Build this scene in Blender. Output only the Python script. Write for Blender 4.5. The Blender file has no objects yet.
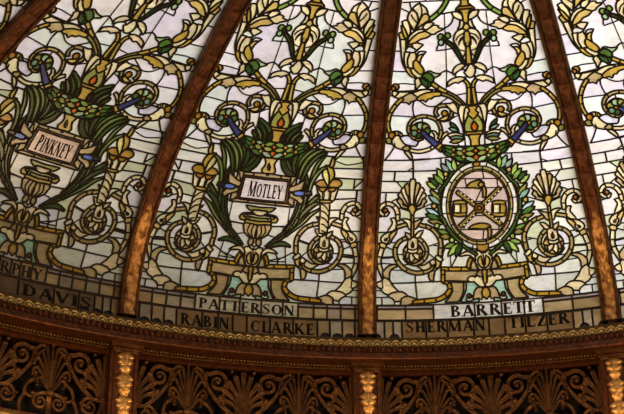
DESIGN = """
@U
L|*|1.2|1|835,3093 520,3100 178,3098
L|*|1.2|1|376,2748 248,2754 61,2770
L|*|1.2|1|946,2748 784,2753
L|*|1.2|1|923,2602 699,2597
L|*|1.2|1|921,2253 778,2250 645,2242
L|*|1.2|1|624,2361 634,2307 615,2252 584,2231
L|*|1.3|1|546,2360 483,2328 401,2321 338,2347
L|*|1.1|1|178,2401 51,2413
L|*|1.2|1|234,2210 147,2234 119,2136
L|*|1.2|1|240,2206 236,2174
L|*|1.6|1|291,3009 234,3013 170,3015
L|*|1.6|1|154,2988 182,2945 239,2916 313,2900
L|*|1.6|1|343,2574 277,2595 216,2580 184,2566
L|*|1.2|1|375,2751 369,2776 340,2792
L|*|1.2|1|376,2748 364,2778 345,2803
L|*|0.9|1|263,2801 263,2600
L|*|0.9|1|272,3009 269,2859
L|*|0.9|1|260,2606 270,2488
L|*|1.2|1|861,2498 764,2507 634,2500
L|*|1.3|1|627,2372 635,2329 622,2256
L|*|1.2|1|904,2411 852,2413
L|*|1.6|1|817,1972 852,1921 896,1870
L|*|1.3|1|734,2091 664,2081
L|*|1.2|1|529,2228 529,2192
L|*|1.3|1|842,3050 755,3030
L|*|1.3|1|737,3086 712,3043
L|*|1.2|1|520,3100 539,3184
L|*|1.2|1|865,3173 635,3185
L|*|1.2|1|-93,3139 -308,3147
L|*|1.2|1|906,2032 846,2020
S|curved_stem|green2|1|2|221,3247 234,3155 263,3099 335,3042 425,3001 481,2980|172,3244 187,3151 220,3088 300,3026 396,2982 455,2960
P|acanthus_leaf|cream|1|687,3053! 638,3075 606,3083! 566,3068 519,3049! 498,3024! 529,3008 560,2985 613,2945! 624,2976 625,3009
L|acanthus_leaf|1.3|1|599,3078 570,3042 574,3008 602,2962
P|acanthus_leaf|cream2|1|740,3010! 698,3036 641,3017! 620,2982 626,2952 664,2901! 692,2930 745,2976
L|acanthus_leaf|1.3|1|708,3010 679,2983 635,2957
P|acanthus_leaf|gold2|1|548,3005 491,3007! 478,2990 477,2970! 520,2957 629,2915! 606,2942 584,2972
P|acanthus_leaf|cream|1|421,2945! 457,2922 506,2906 545,2916! 526,2937 470,2948
P|acanthus_leaf|cream2|1|505,2894! 457,2912 408,2928 359,2923! 359,2910 298,2901! 371,2886 395,2873! 504,2872
P|acanthus_leaf|cream|1|554,2904! 523,2889! 601,2877 672,2850 723,2823! 719,2847 674,2878 615,2898
P|acanthus_leaf|gold2|1|517,2886! 450,2867! 503,2848 575,2839 656,2808 731,2795! 682,2836 607,2873
P|acanthus_leaf|cream|1|673,2799! 626,2805 548,2794! 594,2770 622,2756! 653,2774
P|acanthus_leaf|amber2|1|730,2778! 714,2795 684,2797! 689,2781
P|acanthus_leaf|white|1|750,2753! 712,2778 664,2770 622,2752! 685,2742
P|acanthus_leaf|gold2|1|844,2874! 803,2885 767,2847 743,2791! 762,2756 786,2756! 812,2819
P|acanthus_leaf|cream|1|814,2960! 759,2966 723,2929 709,2888 732,2850! 770,2888
P|acanthus_leaf|gold|1|822,2929! 782,2909 739,2857! 755,2843 796,2881
P|acanthus_leaf|cream|1|819,2830! 759,2830! 753,2746 738,2639 731,2617! 776,2675 801,2760
P|acanthus_leaf|cream|1|752,2739! 699,2739! 718,2696 711,2624! 735,2639 755,2689
P|acanthus_leaf|cream2|1|690,2732! 636,2738! 622,2703 650,2660 647,2624! 687,2628 710,2660 710,2696
P|acanthus_leaf|white|1|608,2713! 581,2741 511,2740! 545,2722 591,2717
P|acanthus_leaf|gold2|1|612,2685! 588,2713 539,2722! 567,2695 574,2663!
P|acanthus_leaf|gold|1|644,2660 623,2680 582,2656 535,2615 529,2593 556,2575! 601,2601 636,2627
P|acanthus_leaf|dark|1|642,2624! 601,2598 561,2573! 611,2583
P|acanthus_leaf|cream|1|686,2621! 646,2613 594,2579 533,2567! 571,2553 615,2556 661,2584
P|acanthus_leaf|gold|1|734,2628! 691,2617 661,2580 609,2550! 671,2567 718,2603
S|clover_stem|dkgreen|1|2|272,2807 180,2758 100,2672 45,2622|252,2822 150,2773 62,2688 3,2642
S|clover_stem|green|1|0|257,2804 206,2777 166,2752|244,2813 193,2785 154,2759
P|clover_flower|green2|1|292,2845 302,2832 325,2827 347,2833 357,2847 347,2859 324,2864 301,2858
P|clover_flower|green2|1|208,2851 217,2840 237,2836 257,2841 265,2853 256,2865 236,2869 216,2864
P|clover_flower|mint|1|293,2805 302,2793 322,2789 342,2795 350,2807 341,2818 321,2823 301,2817
P|clover_flower|dkgreen|1|259,2831 265,2823 280,2820 294,2824 299,2832 293,2841 279,2844 265,2840
S|column_stem|gold|0|1|40,3213 46,3146 47,3085|-39,3211 -35,3145 -36,3084
H|column_stem|gold|0|-6,3091! 46,3093! 43,3067 80,3047 2,3038!
H|column_stem|amber2|0|-6,3046! 78,3047 118,3031! 80,3028 -3,3028!
H|column_stem|gold|0|-5,3026! 80,3030! 39,3003 38,2936 5,2931!
P|column_leaf|cream|1|173,3013! 95,3009 47,2984 43,2955! 99,2969 148,2986
P|column_leaf|cream|1|66,2954! 34,2942 38,2909! 113,2888! 80,2914
H|column_bulb|cream|0|8,2887! 59,2889 127,2871 161,2827 149,2796 124,2774 88,2723 29,2634! 7,2629!
L|column_bulb|1.3|1|138,2816 99,2846 32,2863
L|column_bulb|1.3|1|104,2797 77,2827 31,2841
L|column_bulb|1.3|1|106,2780 92,2804 41,2833
L|column_bulb|1.3|1|69,2686 27,2734 22,2798
L|column_bulb|1|1|97,2745 35,2731
H|column_bulb|gold|0|-5,2869! 25,2867 35,2808 25,2773 -6,2757!
H|column_bulb|gold|0|-4,2758! 18,2755 28,2641! 6,2640!
H|column_bulb|gold2|0|2,2929! 39,2902 8,2884!
P|knot_petal|cream2|1|184,2566 182,2597 141,2626 85,2636 52,2626! 99,2604! 94,2592! 133,2586! 162,2578!
P|knot_petal|white|1|159,2563! 134,2580 83,2593 58,2588 38,2545! 93,2541 148,2538
P|knot_petal|cream|0|13,2631! -23,2602 -32,2587 -58,2574! -33,2550 -9,2535! 33,2544 59,2580 48,2613
P|leaf_bud|ltmint|1|506,2582! 462,2595 407,2579 340,2570! 374,2558 429,2548 484,2564
P|leaf_bud|cream2|1|619,2525! 603,2541 579,2542! 559,2518 553,2507! 574,2488 610,2465! 607,2496
P|leaf_bud|dkgreen2|1|554,2533! 527,2555 473,2568 418,2551! 412,2515! 439,2493 482,2470! 509,2491 537,2503
P|leaf_bud|green|1|539,2562! 495,2580 451,2575 412,2545! 423,2515! 472,2524 516,2540
L|leaf_bud|1.2|1|527,2555 472,2524 482,2472
S|scroll_stem|gold|1|1|441,2494 398,2473 343,2447 238,2402|421,2514 378,2492 327,2466 223,2419
S|scroll_stem|olive|1|0|268,2419 186,2382 138,2350 97,2314|255,2435 172,2397 120,2362 79,2325
S|scroll_stem|olive|1|0|452,2415 368,2415 297,2403 232,2382 168,2346 124,2313|452,2433 366,2432 290,2420 220,2396 153,2359 108,2325
P|scroll_leaf|cream2|1|840,2407! 816,2434 715,2436 646,2438! 683,2424 745,2409 770,2392! 819,2401
P|scroll_leaf|tan2|1|744,2398! 683,2422 630,2427 588,2393! 617,2374 653,2370! 678,2347! 700,2361 747,2363!
P|scroll_leaf|cream2|1|635,2427! 577,2445 503,2453 434,2446! 481,2429 555,2413 586,2406!
P|scroll_leaf|gold|1|588,2390! 544,2412 471,2428 338,2428! 338,2409 407,2404 439,2386! 470,2388 496,2364! 528,2380! 575,2376
P|scroll_leaf|cream|1|850,2449! 806,2434! 830,2415 840,2406! 864,2430
L|*|1.5|1|845,2447 663,2450 535,2459 428,2457 342,2439
P|scroll_knob|amber2|1|803,2481 811,2467 833,2461 857,2467 868,2480 860,2494 837,2500 814,2494
P|scroll_knob|amber|1|840,2468 844,2458 856,2454 869,2458 875,2468 871,2477 859,2481 847,2477
S|ring_scroll|gold|1|3|759,2398 804,2367 844,2329 879,2280 896,2232 897,2170 874,2104|739,2383 783,2352 820,2316 854,2271 869,2228 870,2171 848,2108
P|fluted_knob|gold2|1|824,2116! 780,2118 742,2102 738,2083 757,2069 781,2064! 811,2064
L|fluted_knob|1.3|1|804,2114 803,2065
L|fluted_knob|1.3|1|774,2113 776,2067
L|fluted_knob|1|1|754,2106 762,2069
P|fluted_knob|olive|1|893,2057! 860,2065 820,2057 827,2024 881,2025!
P|fluted_knob|olive2|1|810,2061! 771,2057 745,2032! 779,2036
P|fluted_knob|amber|1|813,2088 820,2072 838,2066 857,2072 867,2088 860,2104 842,2110 822,2104
P|scroll_body|cream|1|830,2040! 796,2081 736,2068 685,2034 649,1997 663,1973 686,1964! 760,1978 816,2007
L|scroll_body|1.2|1|808,2024 796,1991
P|scroll_body|tan|1|717,1980! 674,1995 654,1975! 672,1959! 711,1967
P|scroll_body|cream2|1|701,1950! 662,1942 632,1903 629,1873! 656,1903
S|scroll_body|cream2|1|2|655,1950 566,1935 467,1950 397,1983 337,2018 348,2019 300,2071 262,2093|651,1972 567,1957 475,1971 410,2001 353,2034 369,2029 317,2085 275,2109
P|scroll_body|cream|1|431,2121! 391,2106 377,2081 342,2102! 348,2061 378,2025 402,2050! 401,2087
P|*bg|lav|1|747,2069! 694,2081 634,2068 570,2038! 593,2001 642,2004 701,2019
S|horn_ring|gold3|1|7|525,2073 565,2062 608,2073 647,2110 659,2145 641,2192 595,2220 529,2234 452,2225 386,2197 353,2144 350,2099 369,2052|518,2054 565,2042 621,2057 667,2101 683,2147 662,2203 606,2238 531,2253 445,2243 369,2210 331,2149 326,2096 348,2045
P|horn_flower|dkgreen|1|451,2127 478,2083 541,2066 605,2086 634,2131 608,2175 544,2192 478,2172
P|horn_flower|olive2|1|579,2145 588,2128 608,2121 630,2128 639,2146 631,2163 610,2169 589,2162
P|horn_flower|mint|1|520,2164 529,2147 549,2140 571,2148 580,2165 572,2182 551,2188 529,2181
P|horn_flower|olive2|1|470,2154 478,2139 498,2132 517,2139 526,2156 518,2171 498,2178 478,2170
P|horn_flower|green|1|450,2121 458,2107 476,2101 494,2108 502,2123 494,2137 476,2143 458,2137
P|horn_flower|green|1|486,2090 494,2075 512,2069 530,2076 538,2091 530,2106 512,2112 494,2105
P|horn_flower|dkgreen2|1|538,2085 546,2069 566,2063 585,2070 594,2086 586,2102 567,2109 547,2102
P|horn_flower|teal|1|582,2104 590,2089 608,2082 627,2089 636,2105 628,2120 610,2127 591,2120
P|horn_flower|amber|1|546,2121 550,2114 559,2111 568,2114 572,2122 568,2129 559,2132 550,2129
S|blue_horn|blue|1|0|547,2111 508,2074 452,2028 388,1973|531,2125 486,2095 424,2055 354,2006
S|horn_tie|gold|1|0|390,1981 344,1937|351,2014 302,1971
L|horn_tie|1.2|1|332,1988 366,1956
P|hook_spiral|white|1|206,2260 236,2215 305,2198 373,2220 401,2268 372,2313 301,2330 232,2308
S|hook_spiral|gold3|1|3|357,2243 379,2271 362,2305 302,2316 245,2302 230,2268 249,2237 289,2220 324,2228|377,2234 403,2271 378,2320 301,2335 228,2316 205,2267 230,2223 284,2200 330,2207
P|hook_spiral|gold2|1|350,2215! 299,2229 268,2249! 264,2223 300,2205
P|hook_spiral|amber|1|269,2260 277,2247 296,2242 314,2248 322,2262 313,2275 295,2280 276,2274
P|tulip_leaf|cream|1|280,2336! 239,2334 202,2342! 168,2308 156,2256! 171,2261 206,2274 245,2307
H|tulip_cup|white|0|-5,2318! 123,2307 130,2268! 112,2179 96,2130! 13,2125!
P|tulip_cup|cream|1|129,2315! 78,2312! 63,2288 87,2250 107,2192 114,2155! 130,2204 146,2269
P|tulip_cup|cream2|1|75,2289! 42,2299 35,2263 59,2216 85,2170! 93,2218
H|vase_body|olive2|0|4,2229! 44,2227 76,2185 91,2138 73,2088 17,2076!
H|vase_body|gold|0|-4,2303! 42,2299 24,2267 50,2248 24,2222 6,2205!
H|vase_body|amber2|0|16,2088! 79,2092! 76,2070! 18,2067!
H|vase_body|gold|0|18,2065! 57,2067! 36,2020 38,1970! 26,1969!
P|vase_jewel|ember|0|2,2176! -20,2139 -11,2114 9,2109 29,2120 31,2146
S|heart_stem|gold|1|1|19,2317 10,2400 9,2455 26,2497 70,2528|53,2319 42,2401 39,2453 50,2488 88,2517
P|heart_leaf|cream2|1|251,2478! 245,2506 192,2529 115,2539 57,2525! 96,2514 138,2499! 170,2506 213,2495
@G
H|garland|dkgreen|0|-7,1966! 98,1970 212,1978 308,1991! 333,1954! 310,1928 235,1884 171,1846 116,1834 3,1838!
P|garland_leaf|green|1|294,1961! 281,1941 258,1925 228,1918 205,1919! 218,1936 241,1955 268,1963
P|garland_leaf|green|1|298,1982! 282,1970 259,1961 232,1959 213,1962! 228,1972 252,1983 277,1986
P|garland_leaf|dkgreen2|1|310,1928! 295,1913 272,1900 245,1892 226,1890! 239,1903 262,1918 287,1927
P|garland_leaf|olive2|1|186,1931! 178,1914 163,1904 142,1901 126,1904! 133,1917 148,1931 167,1935
P|garland_leaf|ltmint|1|184,1958! 171,1949 152,1944 132,1946 118,1951! 131,1958 150,1964 169,1964
P|garland_leaf|green2|1|95,1943! 74,1936 50,1937 26,1947 11,1958! 29,1963 56,1964 79,1956
P|garland_leaf|olive2|1|97,1913! 81,1899 59,1892 35,1895 17,1902! 31,1913 54,1923 77,1922
P|garland_leaf|green|1|207,1889! 192,1871 169,1858 140,1853 119,1854! 133,1869 157,1885 183,1892
P|garland_leaf|ltmint|1|99,1875! 84,1857 61,1845 33,1841 12,1843! 26,1858 50,1873 76,1878
P|garland_leaf|green|1|215,1919! 210,1912 202,1905 191,1901 183,1901! 187,1907 195,1915 205,1919
P|garland_berry|amber2|1|204,1951 208,1943 217,1941 225,1944 229,1952 225,1960 216,1963 207,1959
P|garland_berry|amber2|1|101,1934 105,1926 115,1923 124,1927 128,1936 123,1944 114,1947 104,1943
P|garland_berry|gold2|1|110,1882 114,1875 123,1872 131,1876 134,1884 130,1891 122,1894 113,1890
P|garland_berry|gold|1|211,1906 215,1899 223,1896 232,1900 235,1908 231,1915 223,1918 214,1914
P|garland_berry|orange|0|-13,1929 -9,1921 1,1918 10,1922 13,1931 8,1939 -1,1942 -10,1938
P|garland_berry|orange|0|-18,1871 -11,1859 2,1855 15,1861 19,1873 13,1885 -1,1889 -13,1883
@C
P|sprig_leaf|dkgreen2|1|239,2182! 230,2160 210,2137 182,2118 160,2107! 169,2127 188,2153 213,2172
P|sprig_leaf|teal2|1|248,2134! 232,2123 210,2114 183,2110 165,2110! 179,2120 203,2131 227,2136
P|sprig_leaf|cream2|1|269,2080! 236,2065 193,2058 145,2061 114,2069! 144,2081 190,2091 234,2090
P|sprig_leaf|teal|1|244,2054! 215,2041 178,2036 137,2040 110,2047! 136,2058 176,2066 214,2064
P|sprig_leaf|olive|1|242,2019! 215,2012 182,2012 148,2021 126,2030! 150,2035 186,2037 218,2031
L|*|1.2|1|228,2019 171,2007 164,1957
L|*|1.4|1|103,2078 95,1953
@S
S|side_hook|cream2|1|5|731,1300 733,1326 736,1393 773,1455 836,1484 894,1464 923,1409 897,1358 848,1352 825,1388|756,1298 759,1325 764,1384 792,1432 838,1455 877,1442 897,1406 884,1377 856,1372 839,1399
P|side_hook|rust|1|844,1403 848,1391 858,1387 869,1391 874,1403 870,1414 860,1419 849,1414
P|side_hook|cream|1|801,1319! 775,1319 762,1285 761,1231 793,1201 828,1193! 799,1246 785,1280
P|upper_pod|cream|1|886,1110 869,1146 836,1171 776,1189 755,1196! 763,1171 788,1131 812,1075 837,1057! 868,1075
P|upper_pod|gold2|1|814,1146! 784,1181 757,1193! 765,1166 790,1126 812,1078 833,1059! 804,1110
P|upper_pod|dark|1|826,1131! 838,1095 855,1088 862,1108 847,1121
P|upper_pod|gold2|1|898,1054! 878,1069 846,1049! 853,1020 890,1028!
S|outer_scroll|cream2|1|2|894,1023 909,945 916,889 907,797 865,668|864,1013 879,937 887,888 881,807 841,681
S|spiral_ring|gold3|1|6|752,1220 671,1247 613,1252 554,1243 494,1222 506,1233 440,1193 393,1124 375,1057 382,977 383,921|759,1245 676,1272 613,1278 550,1269 490,1249 496,1258 425,1215 371,1139 350,1060 356,975 357,920
P|lower_pod|cream2|1|481,812 447,868 396,885 376,846 386,801 416,769 457,756 480,774
P|lower_pod|gold2|1|409,867! 382,873 374,840 390,798! 411,793 402,825
P|lower_pod|dark|1|407,847! 406,820 431,803 452,795! 439,822
P|lower_pod|ltcream|1|408,901! 395,922 356,880! 368,862 388,874
P|lower_pod|tan2|1|466,742! 426,752! 435,703 443,636! 463,662 470,701
S|spiral_ring|gold3|1|10|447,822 486,771 579,751 673,797 733,885 752,983 730,1059 684,1099 621,1117 558,1097 513,1039 497,973 517,903 574,853 633,866 676,922|430,798 477,741 582,719 686,770 753,871 776,985 749,1075 694,1124 621,1144 547,1120 495,1052 476,971 501,886 569,828 642,843 690,905
P|lower_pod|cream2|1|567,810! 513,817 471,850! 460,801 506,773 530,781!
P|pod_flower|tan|1|532,959 555,884 609,854 664,887 686,962 664,1036 609,1065 554,1033
P|pod_flower|cream2|1|621,997! 634,1016 652,1022 671,1013 683,998! 671,983 652,972 634,978
P|pod_flower|tan2|1|621,990! 643,981 659,960 665,928 663,902! 644,912 624,933 617,961
P|pod_flower|cream|1|609,982! 627,959 635,926 631,889 621,863! 607,885 595,919 596,953
P|pod_flower|cream2|1|595,986! 602,957 597,928 580,903 562,890! 558,915 560,948 574,972
P|pod_flower|gold2|1|592,990! 580,967 562,957 540,962 525,973! 536,991 555,1006 574,1005
P|pod_flower|cream2|1|642,1124! 617,1134 578,1128! 570,1066 578,1004 612,993 646,1006 648,1068
P|pod_flower|dark|1|611,1088! 595,1046 604,1015 621,1021 622,1052
P|pod_flower|ltcream|1|650,998! 612,982 570,999! 574,975 612,965 646,974
P|spiral_leaf|cream|1|709,1314! 648,1306 617,1266 619,1224! 638,1217 652,1264 674,1294
P|spiral_leaf|tan2|1|521,1317! 561,1294 594,1278 600,1217! 578,1228 556,1275
P|spiral_leaf|cream2|1|672,1175! 629,1144 634,1111! 657,1134
P|spiral_leaf|cream|1|522,1192! 557,1178 588,1133! 557,1129
P|base_fin|tan2|1|862,747! 825,802 779,826 742,820! 792,791 814,736 816,652! 853,678
P|base_acanthus|cream2|1|917,613! 898,628 869,643 853,680! 812,646 787,588 738,516! 779,507 808,481! 852,507 873,542! 861,560! 900,574
L|base_acanthus|1.2|1|869,640 865,560
P|base_acanthus|cream2|1|816,466! 779,498 706,506 665,468! 706,441 723,411! 762,402! 779,436
P|base_acanthus|tan2|1|706,423! 657,452 573,408! 618,383 651,359 711,360!
S|base_crescent|goldbar|1|5|613,370 552,374 462,382 390,396 328,444 292,507 289,572 317,632 354,631|615,395 554,412 464,422 398,434 345,477 316,523 313,563 330,604 353,603
L|*|1.2|1|913,850 763,839
L|*|1.5|1|589,705 588,620 577,432
L|*|1.6|1|779,618 647,622 509,629 366,629
L|*|1.2|1|814,908 763,914
L|*|1.2|1|704,829 630,835
L|*|1.3|1|799,1075 740,1074
L|*|1.3|1|841,1028 773,992
L|*|1.3|1|738,947 701,947
L|*|1.3|1|881,915 772,923
L|*|1.2|1|920,774 887,780
L|*|1.2|1|808,775 754,771
L|*|1.2|1|927,629 902,623
L|*|1.2|1|934,530 860,528
L|*|1.2|1|934,445 816,450
L|*|1.3|1|873,448 873,363
L|*|1.3|1|765,406 768,363
L|*|1.3|1|478,1027 388,1060
L|*|1.2|1|495,981 454,934
@B
P|pedestal|tan2|1|338,754! 59,736! 65,609! 341,636!
P|pedestal|tan|1|288,616! 175,608! 182,589! 183,519 204,438 230,373! 351,372! 309,432 278,514 286,584
S|pedestal|goldbar|1|2|370,759 251,751 128,744|370,788 250,781 127,774
S|pedestal|goldbar|1|1|362,763 366,617|341,762 345,616
P|pedestal|goldbar|1|151,778! 140,838 120,893! 91,863! 112,819 121,759!
P|pedestal|tan2|1|89,866! 68,805 56,743! 116,748! 110,808
P|pedestal|cream2|1|181,611! 153,604! 160,529 185,460 210,380! 230,377! 190,484
P|pedestal_panel|minty|1|153,600! 60,596! 62,556 102,477 116,413! 69,403! 70,364! 206,375! 179,448 159,517
P|pedestal_panel|rust|1|133,442 136,431 144,427 151,432 154,444 150,454 143,458 135,453
S|pedestal_panel|white|1|0|169,400 146,380 113,399 99,431|160,421 145,402 120,415 108,441
H|fleur_calyx|cream2|0|-4,932! -16,918! -40,947 -71,947! -79,907 -68,839 -53,787 -34,747 16,747!
P|fleur_calyx|gold2|1|-24,892! -43,861 -43,820 -26,781 -3,771! -15,802 -20,850
P|fleur_calyx|dark|1|-1,852! 8,816 2,785 -12,797 -15,824
L|fleur_calyx|1.2|0|-4,932 3,858
H|fleur|tan|0|-13,730! 38,736! 65,687 62,573 -5,579!
P|fleur|cream|1|-8,552! -40,550 -67,581 -90,618! -128,618 -141,642 -121,664 -93,664! -80,642! -70,667 -51,663! -46,645! -31,656! -22,610 -13,577
H|fleur|gold|0|-13,732! 16,734! 9,660 9,598 -6,590!
P|fleur|tan2|1|105,400! 91,483 63,531 31,524! 23,483 34,448! 45,401! 68,415!
H|fleur|gold|0|-15,526! 15,517! 29,471 23,429! 4,409 -9,390!
P|base_curl|cream|1|204,912! 161,941 111,948 79,903! 73,860! 96,899 128,923
@C
S|anthemion_petal|tan2|1|0|644,1430 699,1452 705,1480 724,1513 743,1519|646,1421 709,1434 729,1466 749,1490 755,1502
S|anthemion_petal|cream2|1|0|635,1435 674,1491 684,1523 717,1568 736,1575|642,1429 691,1479 707,1507 741,1546 748,1558
S|anthemion_petal|cream|1|0|629,1439 656,1512 665,1543 686,1608 709,1618|638,1435 674,1504 691,1533 716,1593 720,1602
S|anthemion_petal|gold3|1|0|623,1442 629,1537 638,1569 654,1646 677,1658|632,1442 649,1534 665,1562 686,1635 689,1641
S|anthemion_petal|tan2|1|0|591,1418 525,1431 509,1462 491,1480 484,1493|593,1427 535,1449 533,1477 514,1505 496,1510
S|anthemion_petal|cream2|1|0|591,1426 539,1481 528,1508 496,1535 488,1549|598,1432 556,1493 550,1525 518,1561 500,1566
S|anthemion_petal|cream|1|0|595,1434 559,1502 547,1529 511,1590 506,1599|603,1438 578,1511 572,1542 539,1609 518,1617
S|anthemion_petal|tan2|1|0|601,1441 583,1533 571,1560 546,1639 543,1646|610,1442 603,1537 598,1568 577,1652 555,1663
S|anthemion_petal|cream2|1|0|611,1444 605,1527 594,1636 591,1669 598,1700|622,1444 634,1528 638,1639 635,1673 627,1701
P|anthemion_base|gold|1|648,1425! 632,1449 605,1448 589,1415! 603,1377 613,1346! 627,1382
S|anthemion_base|gold|1|1|622,1353 620,1307 620,1258 619,1127|608,1353 606,1307 606,1258 606,1126
L|*|1.6|1|896,1872 631,1871
L|*|1.6|1|899,1773 615,1771
L|*|1.6|1|907,1681 709,1679
L|*|1.8|1|615,1877 609,1702
L|*|1.6|1|785,1766 790,1686
L|*|1.4|1|622,1877 451,1882
L|*|1.4|1|601,1773 451,1774
L|*|1.2|1|671,1774 620,1799
L|*|1.6|1|923,1577 756,1576
L|*|1.5|1|860,1571 864,1478
L|*|1.4|1|774,1684 716,1621
L|*|1.4|1|802,1491 754,1520
L|*|1.3|1|733,1426 649,1397
L|*|1.3|1|587,1396 490,1441
L|*|1.3|1|920,1335 859,1350
L|*|1.4|1|500,1875 311,1885
L|*|1.4|1|499,1772 379,1771
L|*|1.4|1|344,1870 340,1826
L|*|1.5|1|931,1181 836,1181
L|*|1.3|1|923,1069 893,1069
L|*|1.3|1|915,1338 842,1358
L|*|1.3|1|561,1326 455,1332
L|*|1.2|1|385,1029 334,1016
P|oval_medallion|ivory|0|336,1391 294,1230 210,1092 98,1003 -28,979 -150,1023 -252,1129 -320,1277 -341,1443 -311,1600 -230,1727 -110,1805 30,1826 164,1786 269,1690 328,1553
L|oval_medallion|1.2|0|274,1322 317,1310
L|oval_medallion|1.2|0|219,1184 253,1158
L|oval_medallion|1.2|0|133,1080 155,1042
L|oval_medallion|1.2|0|29,1027 35,984
L|oval_medallion|1.2|0|-79,1036 -89,994
L|oval_medallion|1.2|0|-177,1105 -203,1071
L|oval_medallion|1.2|0|-250,1221 -288,1200
L|oval_medallion|1.2|0|-288,1365 -333,1359
L|oval_medallion|1.2|0|-283,1514 -328,1524
L|oval_medallion|1.2|0|-234,1645 -273,1667
L|oval_medallion|1.2|0|-146,1739 -171,1772
L|oval_medallion|1.2|0|-33,1786 -40,1821
L|oval_medallion|1.2|0|85,1777 98,1812
L|oval_medallion|1.2|0|189,1715 219,1743
L|oval_medallion|1.2|0|260,1609 301,1625
L|oval_medallion|1.2|0|289,1471 334,1474
P|oval_frame|gold3|0|299,1395 262,1247 187,1122 87,1040 -26,1018 -135,1058 -226,1154 -286,1289 -304,1441 -276,1585 -203,1702 -96,1774 27,1793 146,1757 239,1670 292,1543
L|oval_frame|1.2|0|247,1369 299,1357
L|oval_frame|1.2|0|218,1268 264,1235
L|oval_frame|1.2|0|169,1181 204,1129
L|oval_frame|1.2|0|105,1116 127,1050
L|oval_frame|1.2|0|31,1081 38,1008
L|oval_frame|1.2|0|-45,1081 -54,1007
L|oval_frame|1.2|0|-117,1114 -142,1048
L|oval_frame|1.2|0|-180,1177 -217,1124
L|oval_frame|1.2|0|-226,1264 -274,1230
L|oval_frame|1.2|0|-251,1365 -305,1353
L|oval_frame|1.2|0|-253,1470 -306,1479
L|oval_frame|1.2|0|-229,1567 -279,1596
L|oval_frame|1.2|0|-181,1650 -222,1694
L|oval_frame|1.2|0|-115,1709 -140,1765
L|oval_frame|1.2|0|-35,1739 -43,1802
L|oval_frame|1.2|0|48,1739 59,1802
L|oval_frame|1.2|0|126,1709 154,1765
L|oval_frame|1.2|0|189,1651 232,1696
L|oval_frame|1.2|0|233,1569 284,1599
L|oval_frame|1.2|0|252,1473 307,1482
P|oval_frame|olive|0|273,1398 239,1262 171,1148 79,1073 -24,1053 -123,1089 -206,1177 -260,1301 -277,1440 -251,1572 -184,1679 -87,1746 25,1764 133,1730 217,1650 266,1534
P|oval_field|pink|0|258,1399 226,1271 162,1162 75,1091 -22,1072 -117,1107 -196,1190 -247,1307 -262,1439 -237,1565 -174,1667 -82,1730 24,1747 125,1715 205,1639 252,1529
L|oval_field|1.1|0|-262,1694 300,1658
L|oval_field|1.1|0|-265,1609 290,1573
L|oval_field|1.1|0|-270,1479 276,1444
L|oval_field|1.1|0|-274,1340 262,1304
L|oval_field|1.1|0|-279,1196 248,1160
L|oval_field|1.1|0|47,1771 58,1678
L|oval_field|1.1|0|-121,1691 -107,1601
L|oval_field|1.1|0|32,1590 -32,1467
L|oval_field|1.1|0|-130,1335 -155,1195
L|oval_field|1.1|0|21,1175 5,1067
L|oval_field|1.1|0|179,1668 180,1584
L|oval_field|1.1|0|172,1301 152,1170
S|crossed_staff|brass|0|0|-212,1558 -17,1385 170,1203|-195,1579 0,1407 187,1225
P|staff_bead|ltcream|0|-151,1544 -160,1540 -170,1544 -175,1554 -173,1563 -165,1567 -155,1563 -149,1554
P|staff_bead|ltcream|0|-120,1517 -128,1513 -138,1517 -144,1526 -142,1536 -133,1540 -123,1536 -117,1526
P|staff_bead|ltcream|0|-88,1489 -97,1485 -107,1489 -112,1499 -110,1509 -101,1513 -92,1509 -86,1499
P|staff_bead|ltcream|0|-57,1462 -66,1458 -76,1462 -81,1471 -79,1481 -70,1485 -60,1481 -55,1471
P|staff_bead|ltcream|0|57,1355 49,1351 39,1356 34,1366 36,1376 45,1379 54,1375 60,1365
P|staff_bead|ltcream|0|87,1327 79,1323 69,1327 64,1337 66,1347 75,1351 84,1346 90,1336
P|staff_bead|ltcream|0|117,1297 108,1293 99,1298 94,1308 96,1318 105,1322 114,1317 119,1307
P|staff_bead|ltcream|0|146,1268 138,1264 129,1268 123,1279 126,1289 134,1293 144,1288 149,1278
P|staff_bead|ltcream|0|176,1238 167,1234 158,1239 153,1249 155,1259 164,1263 173,1259 178,1248
S|crossed_staff|brass|0|0|-181,1211 9,1395 206,1567|-198,1234 -8,1416 189,1588
P|staff_bead|ltcream|0|-140,1251 -137,1240 -143,1230 -152,1226 -160,1230 -163,1240 -158,1250 -148,1255
P|staff_bead|ltcream|0|-110,1280 -107,1270 -113,1260 -122,1256 -131,1260 -133,1270 -128,1280 -118,1284
P|staff_bead|ltcream|0|-79,1310 -77,1300 -82,1290 -92,1285 -100,1289 -103,1299 -98,1309 -88,1314
P|staff_bead|ltcream|0|-49,1339 -47,1329 -52,1319 -62,1315 -70,1319 -72,1329 -67,1339 -57,1343
P|staff_bead|ltcream|0|67,1446 69,1436 64,1426 54,1422 45,1426 43,1436 48,1446 58,1450
P|staff_bead|ltcream|0|98,1473 100,1464 95,1454 85,1450 76,1454 74,1464 80,1473 90,1477
P|staff_bead|ltcream|0|130,1501 132,1491 126,1482 116,1478 108,1482 106,1491 111,1501 121,1505
P|staff_bead|ltcream|0|162,1528 164,1519 158,1509 148,1505 140,1509 138,1519 143,1528 153,1532
P|staff_bead|ltcream|0|194,1555 196,1546 190,1536 180,1532 172,1536 170,1546 175,1555 185,1559
P|crossed_staff|brass|0|33,1393 20,1365 -8,1355 -34,1369 -43,1399 -30,1427 -2,1437 24,1423
P|crossed_staff|orange|0|9,1395 4,1384 -6,1380 -16,1386 -19,1397 -15,1408 -4,1412 6,1406
P|keg|brass|0|-231,1473! -176,1478 -128,1467! -124,1400 -135,1334! -185,1329 -237,1340! -240,1406
P|keg|ltcream|0|-225,1440! -180,1441! -183,1367! -228,1371!
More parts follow.
